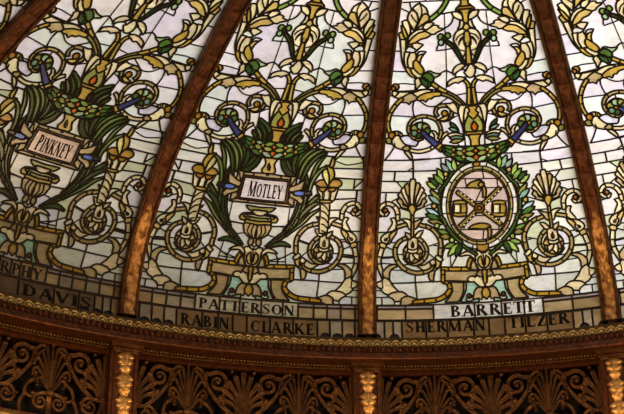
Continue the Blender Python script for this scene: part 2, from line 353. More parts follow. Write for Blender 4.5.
L|keg|1.1|0|-243,1451 -116,1443
L|keg|1.1|0|-246,1364 -120,1357
P|keg|brass|0|125,1448! 180,1451 227,1439! 228,1371 214,1305! 165,1302 114,1315! 113,1381
P|keg|ltcream|0|129,1415! 175,1414! 168,1340! 124,1346!
L|keg|1.1|0|112,1426 238,1414
L|keg|1.1|0|105,1339 230,1328
P|plumed_cap|brass|0|-107,1603! -67,1641 9,1658 45,1637 47,1604 13,1590 -51,1602
P|plumed_cap|gold|0|45,1618 39,1605 25,1600 13,1607 8,1620 15,1633 28,1638 41,1631
S|plumed_cap|brass|0|0|40,1603 41,1557 38,1496|54,1605 65,1556 51,1494
P|plumed_cap#2|brass|0|-106,1202! -65,1227 -2,1239 51,1227 76,1204 30,1189 -40,1198
S|plumed_cap#2|brass|0|0|59,1197 60,1147 56,1085|73,1199 83,1146 68,1083
H|oval_foot|amber2|0|7,1010! 44,1016! 41,976 22,956 10,953!
H|oval_crest|amber2|0|-5,1832! 27,1834! 23,1799! -3,1797!
L|*|1.2|1|335,983 350,920 370,786
L|*|1.0|1|283,922 284,798
L|*|1.3|1|229,903 278,797
S|laurel_branch|green|1|4|116,1839 199,1789 267,1721 320,1642 361,1597 375,1503 375,1407 354,1307 343,1303 307,1212 253,1122 184,1040|107,1825 187,1776 253,1710 306,1631 345,1590 357,1501 357,1409 337,1314 327,1313 291,1223 239,1137 171,1057
P|laurel_leaf|teal2|1|233,1762! 230,1792 241,1823 267,1849 291,1863! 291,1837 282,1803 261,1777
P|laurel_leaf|ltgreen|1|208,1766! 197,1790 198,1818 211,1847 227,1864! 234,1843 236,1812 226,1786
P|laurel_leaf|slate|1|273,1753! 275,1779 289,1803 316,1821 339,1828! 335,1806 321,1778 299,1761
P|laurel_leaf|ltgreen|1|324,1680! 321,1711 331,1743 356,1770 379,1786! 379,1760 371,1724 351,1697
P|laurel_leaf|green2|1|326,1644! 335,1674 357,1702 388,1723 414,1733! 405,1707 384,1676 356,1654
P|laurel_leaf|teal|1|377,1639! 386,1663 406,1684 435,1698 458,1703! 448,1682 428,1658 402,1643
P|laurel_leaf|ltgreen|1|393,1606! 403,1631 423,1651 453,1663 476,1666! 466,1645 445,1621 419,1608
P|laurel_leaf|dkgreen2|1|377,1631! 383,1654 400,1674 424,1690 444,1696! 437,1677 421,1653 400,1637
P|laurel_leaf|olive2|1|364,1497! 372,1527 391,1556 421,1579 445,1590! 437,1564 417,1531 392,1508
P|laurel_leaf|teal2|1|368,1463! 379,1491 401,1516 434,1532 459,1538! 448,1513 425,1484 397,1467
P|laurel_leaf|sky|1|379,1351! 396,1378 423,1399 458,1410 484,1412! 468,1389 440,1364 409,1351
P|laurel_leaf|green2|1|370,1307! 390,1333 420,1353 457,1361 484,1359! 466,1337 434,1314 400,1303
P|laurel_leaf|green|1|379,1310! 396,1334 424,1352 458,1358 483,1357! 465,1337 437,1316 406,1307
P|laurel_leaf|olive|1|345,1261! 369,1282 402,1295 440,1298 466,1294! 444,1277 409,1260 374,1256
P|laurel_leaf|green2|1|296,1158! 312,1179 336,1194 364,1197 385,1194! 371,1176 346,1158 320,1152
P|laurel_leaf|olive|1|285,1122! 301,1140 322,1147 345,1140 361,1128! 347,1114 324,1103 303,1106
P|laurel_leaf|green2|1|242,1044! 266,1052 292,1047 316,1029 330,1011! 310,1006 281,1008 258,1022
P|laurel_leaf|ltgreen|1|211,1040! 242,1027 270,997 291,954 299,920! 273,934 241,964 220,1002
P|laurel_leaf|dkgreen2|1|186,1039! 210,1020 228,989 237,947 237,916! 217,935 195,967 185,1004
P|laurel_berry|gold2|1|284,1736 289,1725 302,1720 314,1726 319,1738 313,1749 301,1754 288,1748
P|laurel_berry|gold2|1|399,1439 404,1427 416,1422 428,1428 432,1441 427,1453 415,1458 404,1452
P|laurel_berry|ltgreen|1|377,1241 382,1228 393,1223 405,1229 409,1242 404,1255 393,1260 381,1255
P|laurel_berry|ltgreen|1|249,1086 254,1072 265,1067 276,1074 281,1088 276,1101 264,1106 253,1100
L|*|1|1|342,1570 297,1568
S|laurel_branch|green|1|1|183,1020 114,953 58,904|173,1036 105,968 50,918
@T
L|*|1.7|1|617,1787 912,1791
L|*|1.7|1|652,1700 921,1696
L|*|1.7|1|684,1591 920,1595
L|*|1.6|1|833,1694 833,1604
L|*|1.6|1|862,1591 861,1501
L|*|1.5|1|845,1622 908,1683
L|*|1.2|1|616,1856 690,1834 758,1823 892,1849
L|*|1.6|1|615,1892 891,1898
L|*|1.5|1|891,1894 903,1827
L|*|1.5|1|815,2035 906,2016
L|*|1.3|1|666,2106 716,2105
L|*|1.2|1|489,1898 586,1893
L|*|1.6|1|638,1497 736,1505
L|*|1.5|1|623,1390 710,1397
L|*|1.4|1|819,1368 912,1318
L|*|1.5|1|849,1188 914,1187
L|*|1.5|1|867,1548 867,1492
L|*|1.6|1|113,1188 250,1201
L|*|1.0|1|266,1373 266,1218
L|*|1.2|1|174,1194 227,1193
L|*|1.3|1|133,819 280,877
L|*|1.5|1|172,936 212,871 223,796
L|*|1.3|1|239,852 341,930
L|*|1.0|1|275,961 292,814
L|*|1.3|1|167,818 285,824
L|*|1.2|1|-23,1126 128,1092 155,1084
L|*|1.4|1|861,1080 913,1079
L|*|1.4|1|754,943 860,932
L|*|1.3|1|723,1097 770,1097
L|*|1.3|1|370,1078 454,1049
P|torch|cream2|1|538,1464! 614,1468! 622,1398 623,1302 625,1223 618,1163! 562,1160! 553,1249 552,1346
L|torch|1.4|1|547,1446 584,1429 624,1379
L|torch|1.4|1|554,1382 592,1365 630,1314
L|torch|1.4|1|561,1317 598,1299 636,1247
L|torch|1.4|1|568,1251 605,1233 642,1180
L|torch|1.4|1|574,1184 611,1166 648,1112
P|torch|gold|1|525,1496! 585,1485 642,1500! 636,1474 583,1464 535,1470!
P|torch_cup|cream|1|489,1602! 584,1593 682,1612! 655,1493 629,1497! 526,1491! 534,1486
P|torch_cup|dark|1|540,1564! 562,1551 564,1500 548,1487!
P|torch_cup|dark|1|605,1567! 626,1564 625,1491! 610,1491!
P|torch_cup|amber2|1|470,1632! 500,1665 559,1672! 579,1616 527,1610
P|torch_cup|amber2|1|594,1621! 619,1672 683,1677 709,1649 681,1618 627,1614
P|torch_cup|amber|1|510,1600! 569,1602! 559,1572 527,1574
P|torch_cup|amber|1|592,1598! 660,1606! 645,1580 608,1578
P|torch_flame|gold|1|551,1805! 587,1800 621,1756 628,1711 605,1671 587,1639! 580,1719
S|torch_flame|gold|1|0|591,1791 615,1820 611,1872 599,1828 606,1882|578,1797 588,1831 609,1849 584,1825 598,1884
P|torch_flame|ltyellow|1|539,1803! 558,1762 579,1710 589,1625! 560,1663 527,1721 525,1773
@N
H|nameplate|tan2|0|-17,1693! 204,1682! 280,1692! 296,1397! 27,1402!
L|nameplate|1.4|1|-14,1699 -8,1673
L|nameplate|1.4|1|120,1703 134,1660
L|nameplate|1.4|1|204,1702 225,1668 241,1477
L|nameplate|1.3|1|238,1597 270,1672
L|nameplate|1.4|1|125,1417 136,1371
L|nameplate|1.3|1|231,1455 295,1390
L|nameplate|1.0|1|236,1423 300,1414
H|nameplate|dkbrown|0|-11,1653! 226,1657! 237,1426! 23,1422!
H|nameplate_field|pinkwhite|0|-6,1634! 205,1636! 207,1557 210,1442! 21,1440!
P|fishtail|tan2|1|234,1583! 291,1608 363,1659! 344,1578! 274,1550 237,1553!
P|fishtail|tan2|1|241,1528! 283,1523 344,1506! 373,1469! 355,1436! 314,1472 251,1499!
S|blue_bolt|blue2|1|0|278,1522 324,1516 432,1526|276,1546 320,1552 428,1554
S|blue_bolt|dkblue|1|0|378,1523 445,1529|374,1553 442,1553
@V
H|urn|olive2|0|-21,1362! 76,1367 127,1370! 100,1343 65,1330 -13,1321!
H|urn|cream2|0|-15,1331! 63,1330! 51,1293 71,1263 -2,1255!
P|urn|gold|1|54,1300! 105,1298 151,1287 168,1260! 158,1237! 106,1232! 84,1264
H|urn|cream|0|-14,1276! 63,1284 139,1275! 102,1263 -10,1247!
H|urn|olive2|0|-11,1254! 104,1261! 108,1232! -5,1220!
L|urn|1.2|1|81,1259 89,1230
H|urn|gold|0|-5,1220! 111,1230! 112,1208 86,1192 1,1183!
H|urn_bowl|tan2|0|1,1183! 110,1193 113,1153 108,1150! 100,1109 39,1049! -11,1044!
L|urn_bowl|1.3|1|-5,1183 7,1109 4,1047
L|urn_bowl|1.3|1|33,1187 45,1113 18,1049
L|urn_bowl|1.3|1|67,1191 79,1117 31,1050
H|urn_foot|cream2|0|-10,1044! 19,1041! 25,998 0,969!
P|urn_foot|tan|1|51,1014 49,990 38,979 25,987 17,1010 19,1033 30,1044 43,1036
H|pin|gold2|0|-17,1835! -56,1827! -37,1784 -44,1751 -60,1721 -45,1699 -20,1694 13,1698!
P|pin|dark|0|-12,1791! 13,1748 3,1717 -20,1745
@L
S|palm_leaf|pdark|1|0|102,967 169,1016 236,1076 284,1143|98,972 150,1042 209,1111 272,1159
S|palm_leaf|pdark2|1|0|127,966 210,994 257,1000 317,992|125,972 201,1026 259,1034 318,997
S|palm_leaf|pdark|1|0|138,1001 256,1117 333,1259 370,1406 372,1541 331,1653|132,1009 235,1137 303,1275 337,1414 342,1540 317,1650
S|palm_leaf|pgreen|1|0|195,1040 303,1155 378,1306 408,1464 406,1601 365,1720|190,1046 286,1171 355,1317 384,1469 383,1600 355,1718
S|palm_leaf|pdark2|1|0|260,1094 360,1207 427,1344 471,1465 514,1540|255,1100 343,1222 406,1356 451,1477 509,1544
S|palm_leaf|plight|1|0|308,1145 408,1246 471,1331 541,1396|303,1151 393,1261 456,1347 538,1400
S|palm_leaf|pgreen|1|0|235,1146 309,1295 335,1441 331,1567|233,1148 301,1298 325,1443 327,1567
S|palm_leaf|plight|1|0|392,1438 422,1586 443,1695 469,1801 528,1903|383,1440 398,1592 415,1702 446,1811 523,1906
S|palm_leaf|pgreen|1|0|391,1303 439,1406 481,1472 525,1521|383,1307 414,1421 460,1493 521,1525
S|palm_leaf|pdark2|1|0|368,1276 417,1355 486,1424 529,1461|360,1281 395,1374 468,1448 526,1466
S|palm_leaf|plight|1|0|419,1496 439,1623 474,1712 517,1767 555,1788|410,1498 417,1630 452,1725 503,1781 553,1793
S|palm_leaf|pdark|1|0|96,1834 129,1748 206,1683 269,1683|121,1845 180,1783 239,1736 275,1709
S|palm_leaf|pgreen|1|0|140,1840 178,1770 238,1719 276,1705|152,1846 201,1785 255,1739 281,1713
S|palm_leaf|pdark2|1|0|182,1853 210,1782 261,1722 294,1704|200,1859 239,1796 287,1741 301,1710
S|palm_leaf|plight|1|0|277,1695 286,1773 317,1849 376,1913 431,1947|267,1697 263,1779 293,1863 361,1928 428,1952
S|palm_leaf|pgreen|1|0|271,1705 266,1773 274,1839 313,1900 363,1952|262,1704 239,1775 246,1849 294,1914 359,1956
S|palm_leaf|pdark2|1|0|258,1713 245,1789 252,1855 272,1911|249,1711 216,1790 223,1864 263,1915
S|palm_leaf|plight|1|0|303,1670 334,1774 374,1852 435,1907 500,1943|294,1673 308,1784 349,1868 419,1924 497,1948
S|palm_leaf|pgreen|1|0|337,1646 367,1742 408,1821 468,1884 533,1920|328,1648 343,1751 385,1835 453,1900 530,1924
S|palm_leaf|pgreen|1|0|88,1976 90,2039 128,2088 197,2128 224,2151|72,1978 64,2047 107,2104 184,2142 220,2155
S|palm_leaf|pdark2|1|0|123,1974 132,2026 172,2071 223,2113|109,1976 109,2035 153,2086 217,2119
S|palm_leaf|plight|1|0|162,1970 174,2009 203,2043 239,2079|150,1973 155,2017 186,2054 232,2084
S|palm_leaf|pgreen|1|0|203,1970 224,2001 249,2028 256,2052|194,1974 208,2010 235,2036 250,2054
S|palm_leaf|pdark|1|0|83,1984 76,2001 76,2050|75,1980 56,2001 66,2052
"""
CAM = (0.127278, 0.455342, 0.0104386, 1.1558393, 0.8090784, 7.2528944)
SKYDIR = (0.9935, -0.1116, -0.0212)
SKYRAMP = ((0.0, (.050, .038, .022)), (1.0, (2.62, 2.62, 2.78)), (0.3, (.095, .072, .042)), (0.5, (.24, .185, .115)), (0.62, (1.10, 1.01, .88)), (0.7, (1.46, 1.44, 1.44)))
SKYSTR = 1.88
LAMPW, LAMPR, LAMPZ = 58.0, 4.7, -1.65
EXPO = 0.0
import bpy, math, random
from mathutils import Vector, Matrix
from mathutils.geometry import delaunay_2d_cdt
SC = bpy.context.scene
COL = SC.collection
random.seed(7)
PI = math.pi
# ------------------------------------------------------------------ dome geometry (metres)
R = 6.0
N = 16
D = 2*PI/N
H = D/2
RHO, PH0, ZSC = 0.96410, -0.042091, 0.38717
C0 = 1 - RHO*math.cos(PH0)
TH1 = -0.186465                      # bearing of one rib, seen from the dome axis
ZSP = 6.55                           # height of the dome's springing above the floor
def rz(ph, off=0.0):
    r = C0 + RHO*math.cos(ph); z = RHO*ZSC*(math.sin(ph)-math.sin(PH0))
    n0, n1 = ZSC*math.cos(ph), math.sin(ph); l = math.hypot(n0, n1)
    return R*r - off*n0/l, R*z - off*n1/l
def S(u, ph, off=0.0):               # panel-local point, base of the panel at the origin
    r, z = rz(ph, off); th = u*H
    return (r*math.sin(th), r*math.cos(th)-R, z)
ARC = [0.0]; A0, AN, AS = -0.06, 1400, 0.001
for i in range(AN):
    a, b = rz(A0+i*AS), rz(A0+(i+1)*AS); ARC.append(ARC[-1]+math.hypot(a[0]-b[0], a[1]-b[1]))
def arc(ph):
    t = min(max((ph-A0)/AS, 0), AN-1.001); i = int(t); return ARC[i]+(ARC[i+1]-ARC[i])*(t-i)
def iarc(y):
    lo, hi = 0, AN
    while hi-lo > 1:
        m = (lo+hi)//2
        if ARC[m] <= y: lo = m
        else: hi = m
    return A0+AS*(lo+(y-ARC[lo])/(ARC[lo+1]-ARC[lo]))
XW = 1.15
def flat(u, ph): return (u*XW, arc(ph))
def unflat(x, y): return (x/XW, iarc(y))
# ------------------------------------------------------------------ materials
def srgb(h):
    h = h.lstrip('#'); o = []
    for i in (0, 2, 4):
        c = int(h[i:i+2], 16)/255
        o.append(c/12.92 if c <= 0.04045 else ((c+0.055)/1.055)**2.4)
    return o
PAL = dict(cream='#eddcae', cream2='#e2cea0', ltcream='#eee2b4', gold='#bd9a40', gold2='#d4b264', gold3='#b0965a', amber='#a8741e', amber2='#ae8234',
 olive='#8d8340', olive2='#98964a', tan='#b39a6c', tan2='#bfa576', green='#456b2a', green2='#75933f', ltgreen='#aac45e', ltgreen2='#97a552', dkgreen='#1d3317', dkgreen2='#2e5228',
 mint='#9dbd9a', ltmint='#a6bc90', teal='#5f7f6a', teal2='#8fb8a6', slate='#8a9a94', sky='#b8d4dc', blue='#363a6e', blue2='#5b78c8', dkblue='#1c2238', lav='#d4cbdc', white='#e6e4dc', ivory='#e6e2d6',
 pink='#d3b8ac', pinkwhite='#e8d6d2', orange='#bd5a1a', dark='#1c140c', dkbrown='#4a2e1c', brass='#a8893a', ltyellow='#e2d384')
PAL = {k: srgb(v) for k, v in PAL.items()}
def nmat(name):
    m = bpy.data.materials.new(name); m.use_nodes = True; m.node_tree.nodes.clear(); return m, m.node_tree.nodes, m.node_tree.links
def glass_mat(name, gloss=0.025, streak=0.22, rough=0.25, scale=5.0):
    m, n, l = nmat(name)
    at = n.new('ShaderNodeAttribute'); at.attribute_name = 'Col'
    tc = n.new('ShaderNodeTexCoord'); mp = n.new('ShaderNodeMapping'); mp.inputs['Scale'].default_value = (scale, scale, scale*2.2)
    l.new(tc.outputs['Object'], mp.inputs['Vector'])
    no = n.new('ShaderNodeTexNoise'); no.inputs['Scale'].default_value = 1.0; no.inputs['Detail'].default_value = 4; no.inputs['Distortion'].default_value = 1.2
    l.new(mp.outputs['Vector'], no.inputs['Vector'])
    mr = n.new('ShaderNodeMapRange'); mr.inputs['From Min'].default_value = 0.3; mr.inputs['From Max'].default_value = 0.7
    mr.inputs['To Min'].default_value = 1-streak; mr.inputs['To Max'].default_value = 1+streak*0.35
    l.new(no.outputs['Fac'], mr.inputs['Value'])
    mx = n.new('ShaderNodeVectorMath'); mx.operation = 'SCALE'; l.new(at.outputs['Color'], mx.inputs[0]); l.new(mr.outputs['Result'], mx.inputs['Scale'])
    n2 = n.new('ShaderNodeTexNoise'); n2.inputs['Scale'].default_value = .55; n2.inputs['Detail'].default_value = 3; n2.inputs['Distortion'].default_value = 2.0
    l.new(mp.outputs['Vector'], n2.inputs['Vector'])
    m2 = n.new('ShaderNodeMapRange'); m2.inputs['From Min'].default_value = 0.45; m2.inputs['From Max'].default_value = 0.72; l.new(n2.outputs['Fac'], m2.inputs['Value'])
    mc = n.new('ShaderNodeMix'); mc.data_type = 'RGBA'; mc.blend_type = 'MULTIPLY'; mc.inputs[7].default_value = (.95, .94, .80, 1)
    l.new(m2.outputs['Result'], mc.inputs[0]); l.new(mx.outputs[0], mc.inputs[6])
    tr = n.new('ShaderNodeBsdfTranslucent'); l.new(mc.outputs[2], tr.inputs['Color'])
    gl = n.new('ShaderNodeBsdfGlossy'); gl.inputs['Roughness'].default_value = rough
    ms = n.new('ShaderNodeMixShader'); ms.inputs[0].default_value = gloss
    l.new(tr.outputs[0], ms.inputs[1]); l.new(gl.outputs[0], ms.inputs[2])
    o = n.new('ShaderNodeOutputMaterial'); l.new(ms.outputs[0], o.inputs['Surface'])
    return m
def metal_mat(name, c1, c2, rough=0.42, metallic=0.75, scale=14.0, bump=0.25):
    m, n, l = nmat(name)
    tc = n.new('ShaderNodeTexCoord'); no = n.new('ShaderNodeTexNoise'); no.inputs['Scale'].default_value = scale; no.inputs['Detail'].default_value = 6
    l.new(tc.outputs['Object'], no.inputs['Vector'])
    cr = n.new('ShaderNodeValToRGB'); cr.color_ramp.elements[0].position = 0.35; cr.color_ramp.elements[1].position = 0.7
    cr.color_ramp.elements[0].color = (*srgb(c1), 1); cr.color_ramp.elements[1].color = (*srgb(c2), 1)
    l.new(no.outputs['Fac'], cr.inputs['Fac'])
    b = n.new('ShaderNodeBsdfPrincipled'); b.inputs['Roughness'].default_value = rough; b.inputs['Metallic'].default_value = metallic
    l.new(cr.outputs['Color'], b.inputs['Base Color'])
    bp = n.new('ShaderNodeBump'); bp.inputs['Strength'].default_value = bump; bp.inputs['Distance'].default_value = 0.01
    l.new(no.outputs['Fac'], bp.inputs['Height']); l.new(bp.outputs['Normal'], b.inputs['Normal'])
    o = n.new('ShaderNodeOutputMaterial'); l.new(b.outputs[0], o.inputs['Surface'])
    return m
GLASS = glass_mat('opalescent_glass')
GLASSC = glass_mat('coloured_glass', streak=0.34, scale=9.0)
GLASSB = glass_mat('streaky_band_glass', streak=0.45, scale=3.2)
LEAD = metal_mat('lead_came', '#130c07', '#20150c', 0.8, 0.0, 30, 0.1)
PAINT = metal_mat('black_glass_paint', '#060504', '#0a0806', 0.95, 0.0, 20, 0.0)
BRONZE = metal_mat('red_bronze', '#3a1e0d', '#6e3a18', 0.45, 0.6, 22, 0.5)
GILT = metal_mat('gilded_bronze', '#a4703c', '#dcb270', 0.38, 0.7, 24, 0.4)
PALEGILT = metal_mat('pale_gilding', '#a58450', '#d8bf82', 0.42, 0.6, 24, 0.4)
LITGILT = metal_mat('lamplit_gilding', '#56290f', '#eab06a', 0.42, 0.65, 16, 0.6)  # lamplight on the rib feet put into a brighter, mottled gilding colour
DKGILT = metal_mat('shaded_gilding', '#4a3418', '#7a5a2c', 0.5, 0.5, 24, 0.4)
DKBRONZE = metal_mat('dark_bronze', '#3c220d', '#69431c', 0.48, 0.6, 18, 0.3)
BLACK = metal_mat('dark_void_black', '#080504', '#0d0806', 0.9, 0.0, 6, 0.1)  # black colour stands in for the unlit void behind the grilles
PLASTER = metal_mat('hall_plaster', '#6d4a30', '#7d5638', 0.85, 0.0, 3, 0.1)
FLOORM = metal_mat('hall_floor', '#4d3a2a', '#5c4734', 0.5, 0.0, 4, 0.1)
# ------------------------------------------------------------------ object helpers
def tag(o, label=None, cat=None, group=None, kind=None):
    if label: o['label'] = label
    if cat: o['category'] = cat
    if group: o['group'] = group
    if kind: o['kind'] = kind
    return o
def empty(name, loc, rz_=0.0):
    o = bpy.data.objects.new(name, None); o.empty_display_size = 0.2; COL.objects.link(o); o.location = loc; o.rotation_euler = (0, 0, rz_); return o
class MB:
    def __init__(s): s.v = []; s.f = []; s.c = []
    def add(s, vs, fs, col=None):
        b = len(s.v); s.v += vs; s.f += [tuple(i+b for i in f) for f in fs]
        s.c += [col]*len(fs)
    def build(s, name, mat, parent=None, smooth=False, kind=None):
        me = bpy.data.meshes.new(name); me.from_pydata(s.v, [], s.f); me.materials.append(mat)
        if s.c and s.c[0] is not None:
            ca = me.color_attributes.new('Col', 'FLOAT_COLOR', 'CORNER'); d = []
            for p, c in zip(me.polygons, s.c):
                for _ in range(p.loop_total): d += [c[0], c[1], c[2], 1.0]
            ca.data.foreach_set('color', d)
        if smooth: me.polygons.foreach_set('use_smooth', [True]*len(me.polygons))
        me.update(); o = bpy.data.objects.new(name, me); COL.objects.link(o)
        if parent: o.parent = parent
        if kind: o['kind'] = kind
        return o
def copy_tree(o, parent=None, skip=()):
    kids = list(o.children); c = o.copy(); COL.objects.link(c); c.parent = parent
    for k in kids:
        if k.name.split('.')[0] in skip: continue
        copy_tree(k, c)
    return c
# ------------------------------------------------------------------ curves
def smooth(P, closed, seg=4, fixed=False):
    n = len(P); out = []
    def g(i): return P[i % n] if closed else P[min(max(i, 0), n-1)]
    for i in range(n if closed else n-1):
        p1, p2 = g(i), g(i+1)
        p0, p3 = g(i-1), g(i+2)
        l = math.hypot(p2[0]-p1[0], p2[1]-p1[1])
        if p1[2]: p0 = (2*p1[0]-p2[0], 2*p1[1]-p2[1]) if p2[2] else (p1[0], p1[1])
        if p2[2]: p3 = (2*p2[0]-p1[0], 2*p2[1]-p1[1]) if p1[2] else (p2[0], p2[1])
        k = 1 if (p1[2] and p2[2]) else max(2, min(seg+1, int(l/0.022)+1))
        if fixed: k = seg
        for j in range(k):
            t = j/k; t2 = t*t; t3 = t2*t
            out.append(tuple(0.5*((2*p1[a])+(-p0[a]+p2[a])*t+(2*p0[a]-5*p1[a]+4*p2[a]-p3[a])*t2+(-p0[a]+3*p1[a]-3*p2[a]+p3[a])*t3) for a in (0, 1)))
    if not closed: out.append((P[-1][0], P[-1][1]))
    return out
def grow(P, d):
    n = len(P); a = sum(P[i][0]*P[(i+1) % n][1]-P[(i+1) % n][0]*P[i][1] for i in range(n)); sg = 1 if a > 0 else -1
    out = []
    for i in range(n):
        p, q, r = P[i-1], P[i], P[(i+1) % n]
        def nrm(a, b):
            dx, dy = b[0]-a[0], b[1]-a[1]; l = math.hypot(dx, dy) or 1; return dy/l*sg, -dx/l*sg
        n1, n2 = nrm(p, q), nrm(q, r); x, y = n1[0]+n2[0], n1[1]+n2[1]; l = math.hypot(x, y)
        if l < .3: x, y, k = n1[0], n1[1], 1
        else: k = min(1.6, 2/l); x /= l; y /= l
        out.append((q[0]+x*d*k, q[1]+y*d*k))
    return out
def inpoly(x, y, P):
    c = False; j = len(P)-1
    for i in range(len(P)):
        a, b = P[i], P[j]
        if (a[1] > y) != (b[1] > y) and x < (b[0]-a[0])*(y-a[1])/(b[1]-a[1])+a[0]: c = not c
        j = i
    return c
def parse(s):
    o = []
    for t in s.split():
        k = t.endswith('!'); u, v = t.rstrip('!').split(','); u, v = int(u)/1000, int(v)/3000
        x, y = flat(u, v); o.append((x, y, k))
    return o
GROUPS = {}
for ln in DESIGN.strip().split('\n'):
    if ln[0] == '@': cur = GROUPS.setdefault(ln[1:], [])
    else: cur.append(ln.split('|'))
# ------------------------------------------------------------------ lettering (roman capitals built from strokes)
def glyph(ch):
    T, t = .235, .115; Q = []
    def bar(x0, y0, x1, y1, w):
        dx, dy = x1-x0, y1-y0; l = math.hypot(dx, dy); nx, ny = -dy/l*w/2, dx/l*w/2
        Q.append([(x0+nx, y0+ny), (x0-nx, y0-ny), (x1-nx, y1-ny), (x1+nx, y1+ny)])
    def ser(x, y, w=.34): Q.append([(x-w/2, y), (x+w/2, y), (x+w/2, y+.06), (x-w/2, y+.06)])
    def V(x, w=T): bar(x, 0, x, 1, w); ser(x, 0, w+.17); ser(x, .94, w+.17)
    def arcs(cx, cy, rx, ry, a0, a1, thick=T, n=14):
        p = None
        for i in range(n+1):
            a = math.radians(a0+(a1-a0)*i/n); w = t+(thick-t)*abs(math.cos(a))**1.5
            q = ((cx+rx*math.cos(a), cy+ry*math.sin(a)), (cx+(rx-w)*math.cos(a), cy+(ry-t-.0*w)*math.sin(a)))
            if p: Q.append([p[0], p[1], q[1], q[0]])
            p = q
    W = .7
    if ch == 'I': V(.2); W = .4
    elif ch == 'L': V(.2); bar(.2, .035, .66, .035, t); bar(.63, 0, .66, .26, .06); W = .7
    elif ch == 'T': V(.36); bar(0, .965, .72, .965, t); bar(.03, 1, .03, .74, .06); bar(.69, 1, .69, .74, .06); W = .72
    elif ch == 'E': V(.2); bar(.2, .035, .64, .035, t); bar(.2, .965, .62, .965, t); bar(.2, .52, .5, .52, t); bar(.61, 0, .64, .25, .06); bar(.6, 1, .6, .77, .06); bar(.5, .4, .5, .64, .05); W = .68
    elif ch == 'H': V(.2); V(.66); bar(.2, .51, .66, .51, t); W = .86
    elif ch == 'N': V(.14, t); V(.72, t); bar(.14, 1, .72, 0, T); W = .88
    elif ch == 'M': V(.13, t); V(.9); bar(.16, 1, .5, .03, T); bar(.5, .03, .88, 1, t); W = 1.08
    elif ch == 'A': bar(.1, 0, .42, 1, t); bar(.42, 1, .74, 0, T); bar(.2, .34, .66, .34, t); ser(.1, 0, .26); ser(.74, 0, .34); W = .86
    elif ch == 'V': bar(.12, 1, .44, 0, T); bar(.44, 0, .75, 1, t); ser(.12, .94, .34); ser(.75, .94, .26); W = .86
    elif ch == 'Y': bar(.1, 1, .42, .45, T); bar(.42, .45, .74, 1, t); bar(.42, .5, .42, 0, T); ser(.42, 0, .36); ser(.1, .94, .32); ser(.74, .94, .26); W = .84
    elif ch == 'K': V(.2); bar(.25, .4, .7, 1, t); bar(.36, .58, .76, 0, T); ser(.7, .94, .28); ser(.76, 0, .32); W = .88
    elif ch == 'P': V(.2); arcs(.34, .735, .34, .265, -90, 90); bar(.2, .965, .36, .965, t); bar(.2, .505, .36, .505, t); W = .7
    elif ch == 'R': V(.2); arcs(.34, .745, .34, .255, -90, 90); bar(.2, .965, .36, .965, t); bar(.2, .525, .36, .525, t); bar(.42, .5, .76, 0, T); ser(.78, 0, .22); W = .86
    elif ch == 'B': V(.2); arcs(.34, .755, .3, .245, -90, 90); arcs(.36, .27, .36, .27, -90, 90); bar(.2, .965, .36, .965, t); bar(.2, .52, .38, .52, t); bar(.2, .035, .38, .035, t); W = .76
    elif ch == 'D': V(.2); arcs(.36, .5, .46, .5, -90, 90); bar(.2, .965, .38, .965, t); bar(.2, .035, .38, .035, t); W = .86
    elif ch == 'O': arcs(.44, .5, .42, .51, 0, 360, T, 26); W = .88
    elif ch == 'C': arcs(.44, .5, .42, .51, 48, 318, T, 22); bar(.72, .98, .72, .68, .06); W = .8
    elif ch == 'U': V0 = .2; bar(.2, .3, .2, 1, T); ser(.2, .94, .36); bar(.7, .3, .7, 1, t); ser(.7, .94, .26); arcs(.42, .32, .315, .33, 180, 360, T, 12); W = .86
    elif ch == 'Z': bar(.06, .965, .66, .965, t); bar(.06, .035, .68, .035, t); bar(.6, .97, .12, .03, T); bar(.08, 1, .08, .76, .06); bar(.66, 0, .66, .26, .06); W = .74
    elif ch == 'S':
        P_ = [(.56, .8), (.48, .93), (.33, .97), (.17, .9), (.12, .76), (.2, .63), (.35, .53), (.5, .42), (.56, .26), (.48, .1), (.32, .03), (.16, .07), (.08, .22)]
        ws = [.06, .07, .08, .1, .14, .17, .19, .18, .15, .11, .08, .07, .06]
        for i in range(12): bar(*P_[i], *P_[i+1], (ws[i]+ws[i+1])/2)
        bar(.56, .98, .56, .72, .06); bar(.08, 0, .08, .28, .06); W = .66
    return Q, W
def gaps(s, u0, u1, cap=1.0, every=2):
    x = 0; g = []
    for i, ch in enumerate(s):
        x += glyph(ch)[1]*(cap if i == 0 else 1)+.09; g.append(x-.045)
    x -= .09
    return [u0+(v/x)*(u1-u0) for v in g[every-1:-1:every]]
WORDS = dict(B=(('PATTERSON', -.413, .393, .0595, .103, 1), ('RABIN', -.557, -.147, -.024, .027, 1), ('CLARKE', .029, .558, -.024, .027, 1)),
 C=(('BARRETT', -.309, .394, .060, .109, 1), ('SHERMAN', -.682, -.024, -.006, .044, 1), ('TILZER', .166, .662, -.006, .044, 1)),
 A=(('MURPHY', -.29, .276, .058, .104, 1), ('DAVIS', .126, .70, -.018, .030, 1)))
